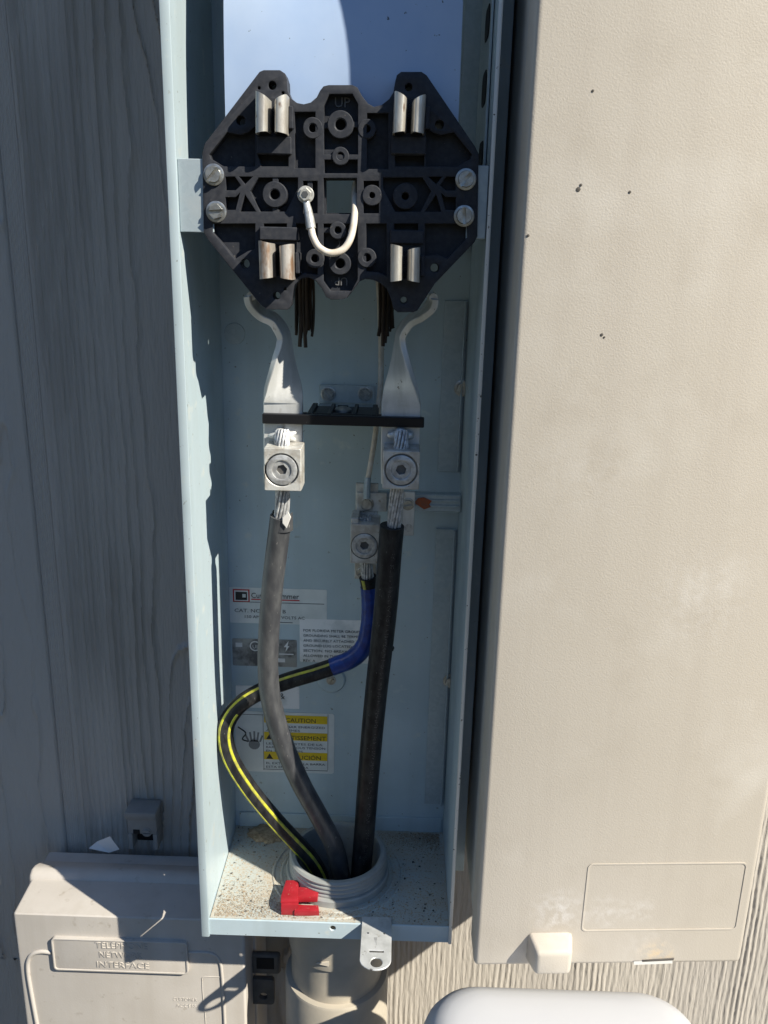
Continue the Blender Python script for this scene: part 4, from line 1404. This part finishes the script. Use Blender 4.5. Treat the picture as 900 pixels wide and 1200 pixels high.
# ------------------------------------------------------------------ telecom box, lower left
TY = 0.062
tx0, tx1 = at(15, 1072, TY).x, at(288, 1150, TY).x
tz = at(90, 1074, TY).z
tel = thing('telephone_interface_box', 'beige telephone network interface box with ribbed cover below the siding', 'telephone box', ((tx0 + tx1) / 2, 0.10, 0.55))
zr1 = at(60, 1028, 0.108).z
zr2 = at(150, 1000, WALL_Y - 0.003).z
prof = [(TY, 0.56), (TY, tz), (TY + 0.001, tz + 0.0012), (0.106, zr1 - 0.001), (0.107, zr1 - 0.0035), (0.150, zr1 - 0.0035), (0.150, 0.56)]
bm = bmesh.new()
rows = []
for x, ins in ((tx0, 0.0), (tx1, 0.0)):
    rows.append([bm.verts.new((x, y, z)) for y, z in prof])
k = len(prof)
for i in range(k):
    bm.faces.new((rows[0][i], rows[0][(i + 1) % k], rows[1][(i + 1) % k], rows[1][i]))
bm.faces.new(rows[0])
bm.faces.new(rows[1][::-1])
bmesh.ops.bevel(bm, geom=[e for e in bm.edges if abs((e.verts[0].co - e.verts[1].co).x) < 1e-6 and (e.verts[0].co.y < 0.108 or e.verts[1].co.y < 0.108)], offset=0.003, segments=3, profile=0.5, affect='EDGES')
obj('cover', from_bm(bm), 'telecom', tel)
# rolled rear rim
zc = zr1 - 0.004
prof = [(0.105, zc), (0.107, zc + 0.006), (0.113, zc + 0.0095), (0.120, zc + 0.0085), (0.1700, zr2 - 0.002), (0.1720, zr2 - 0.004), (0.1720, 0.57), (0.108, 0.57)]
bm = bmesh.new()
rows = [[bm.verts.new((x, y, z)) for y, z in prof] for x in (tx0 - 0.003, tx1 + 0.003)]
k = len(prof)
for i in range(k):
    bm.faces.new((rows[0][i], rows[0][(i + 1) % k], rows[1][(i + 1) % k], rows[1][i]))
bm.faces.new(rows[0])
bm.faces.new(rows[1][::-1])
bmesh.ops.bevel(bm, geom=[e for e in bm.edges if abs((e.verts[0].co - e.verts[1].co).x) < 1e-6], offset=0.004, segments=4, profile=0.5, affect='EDGES')
obj('back_shell', from_bm(bm), 'telecom', tel, smooth=60)
# plaque with raised border and lettering
a, b = at(61, 1096, TY), at(222, 1139, TY)
pl = obj('plaque', prism([round_rect(a.x, b.x, b.z, a.z, 0.0042)], TY - 0.0030, TY + 0.001, 'y', 0.0008, 2), 'telecom', tel)
obj('plaque_border', prism([round_rect(a.x, b.x, b.z, a.z, 0.0042), round_rect(a.x + 0.0018, b.x - 0.0018, b.z + 0.0018, a.z - 0.0018, 0.0028)], TY - 0.0040, TY - 0.002, 'y', 0.0005, 2), 'telecom', pl)
for t, px, py, w in (('TELEPHONE', 112, 1110.5, 61), ('NETWORK', 117, 1121.5, 50), ('INTERFACE', 114, 1133, 61)):
    p, q = at(px, py, TY - 0.003), at(px + w, py, TY - 0.003)
    me = text_mesh(t, 0.0098, p.x, p.z, TY - 0.0031, 0.0005)
    xs = [v.co.x for v in me.vertices]
    kx = (q.x - p.x) / (max(xs) - min(xs))
    for v in me.vertices:
        v.co.x = p.x + (v.co.x - min(xs)) * kx
    obj('lettering', me, 'telecom', pl, smooth=None)
for t, px, py, w in (('CUSTOMER', 203, 1172.5, 28), ('ACCESS', 206, 1180, 24)):
    p, q = at(px, py, TY), at(px + w, py, TY)
    me = text_mesh(t, 0.0056, p.x, p.z, TY - 0.0001, 0.0002)
    xs = [v.co.x for v in me.vertices]
    kx = (q.x - p.x) / (max(xs) - min(xs))
    for v in me.vertices:
        v.co.x = p.x + (v.co.x - min(xs)) * kx
    obj('lettering', me, 'telecom', tel, smooth=None)
# raised beads either side of the plaque
bd = catmull([at(x, y, TY) for x, y in ((60, 1116), (48, 1115), (38, 1118), (33, 1126), (33, 1140), (37, 1165), (46, 1215), (56, 1280))], 6)
obj('bead', tube(bd, 0.0022, 10), 'telecom', tel, smooth=60)
bd = catmull([at(x, y, TY) for x, y in ((221, 1116), (240, 1116), (252, 1119), (258, 1128), (260, 1142), (262, 1170), (264, 1215), (266, 1280))], 6)
obj('bead', tube(bd, 0.0016, 10), 'telecom', tel, smooth=60)
bd = catmull([at(x, y, TY) for x, y in ((262, 1145), (239, 1145), (237, 1150), (238, 1170), (241, 1200), (243, 1280))], 4)
obj('bead', tube(bd, 0.0005, 8), 'telecom', tel, smooth=60)
# hasp lug on the wall above
a, b = at(147, 954, 0.148), at(186, 1000, 0.148)
lt = obj('latch', box(a.x, b.x - 0.001, 0.150, 0.1715, a.z - 0.026, a.z, 0.0022, 2), 'latch_plastic', tel)
obj('latch_cap', box(a.x - 0.001, b.x, 0.146, 0.1715, a.z - 0.006, a.z + 0.003, 0.0024, 2), 'latch_plastic', lt)
p = at(160, 975, 0.150)
obj('latch_slot', box(p.x - 0.0035, p.x + 0.0035, 0.1494, 0.1504, p.z - 0.002, p.z + 0.003, 0.0003, 1), 'black_hole', lt)
p = at(172, 975, 0.150)
screw('screw', (p.x, 0.1502, p.z), 0.0042, lt, 'latch_plastic', 0, False)
for x0, x1 in ((a.x, a.x + 0.005), (b.x - 0.006, b.x - 0.001)):
    obj('latch_leg', box(x0, x1, 0.150, 0.1715, a.z - 0.045, a.z - 0.0255, 0.0014, 2), 'latch_plastic', lt)
obj('latch_gap', box(a.x + 0.005, b.x - 0.006, 0.1660, 0.1716, a.z - 0.045, a.z - 0.026), 'black_hole', lt)
# mounting tabs at the shaded right side
a, b = at(299, 1117, 0.10), at(329, 1142, 0.10)
mt = obj('mounting_tab', box(a.x - 0.012, b.x, 0.098, 0.106, b.z, a.z, 0.004, 3), 'dark_plastic', tel)
c = at(312, 1129, 0.098)
obj('tab_recess', box(c.x - 0.010, c.x + 0.008, 0.0974, 0.0984, c.z - 0.007, c.z + 0.007, 0.0004, 1), 'black_hole', mt)
a, b = at(299, 1146, 0.10), at(322, 1176, 0.10)
c = at(309, 1166, 0.10)
obj('mounting_tab', prism([round_rect(a.x - 0.010, b.x, b.z, a.z, 0.004), circle(c.x, c.z, 0.0042, 18)], 0.098, 0.104, 'y', 0.0008, 2), 'dark_plastic', tel)

# scrap of paper on top of it
bm = bmesh.new()
pp = [(104, 994), (114, 986), (129, 980), (140, 995), (128, 999)]
vv = [bm.verts.new(at(x, y, 0.138 + 0.003 * math.sin(i * 2.1))) for i, (x, y) in enumerate(pp)]
bm.faces.new(vv)
bmesh.ops.triangulate(bm, faces=bm.faces)
ex = bmesh.ops.solidify(bm, geom=list(bm.faces), thickness=0.0004)
tag(obj('paper_scrap', from_bm(bm), 'paper', smooth=None), 'torn white paper scrap on top of the telephone box by the latch', 'paper scrap')

# ------------------------------------------------------------------ white rounded bin at the bottom edge
bm = bmesh.new()
wz = 0.925
wx0, wx1, wy0, wy1 = 0.0315, 0.2560, -0.32, -0.030


def srect(x0, x1, y0, y1, r, n=9):
    return round_rect(x0, x1, y0, y1, r, n)


lv = []
for ins, z in ((0.0, 0.02), (0.0, wz - 0.034), (0.0008, wz - 0.026), (0.003, wz - 0.018), (0.0072, wz - 0.0105), (0.0130, wz - 0.0050), (0.0200, wz - 0.0018), (0.0290, wz - 0.0004), (0.040, wz), (0.075, wz + 0.0005)):
    lp = srect(wx0 + ins, wx1 - ins, wy0 + ins, wy1 - ins, max(0.044 - ins * 0.55, 0.01))
    lv.append([bm.verts.new((u, v, z)) for u, v in lp])
for r0, r1 in zip(lv, lv[1:]):
    k = len(r0)
    for i in range(k):
        bm.faces.new((r0[i], r0[(i + 1) % k], r1[(i + 1) % k], r1[i]))
bm.faces.new(lv[-1])
tag(obj('storage_bin', from_bm(bm), 'white_plastic', smooth=60), 'white plastic bin with rounded top at the bottom edge', 'bin')
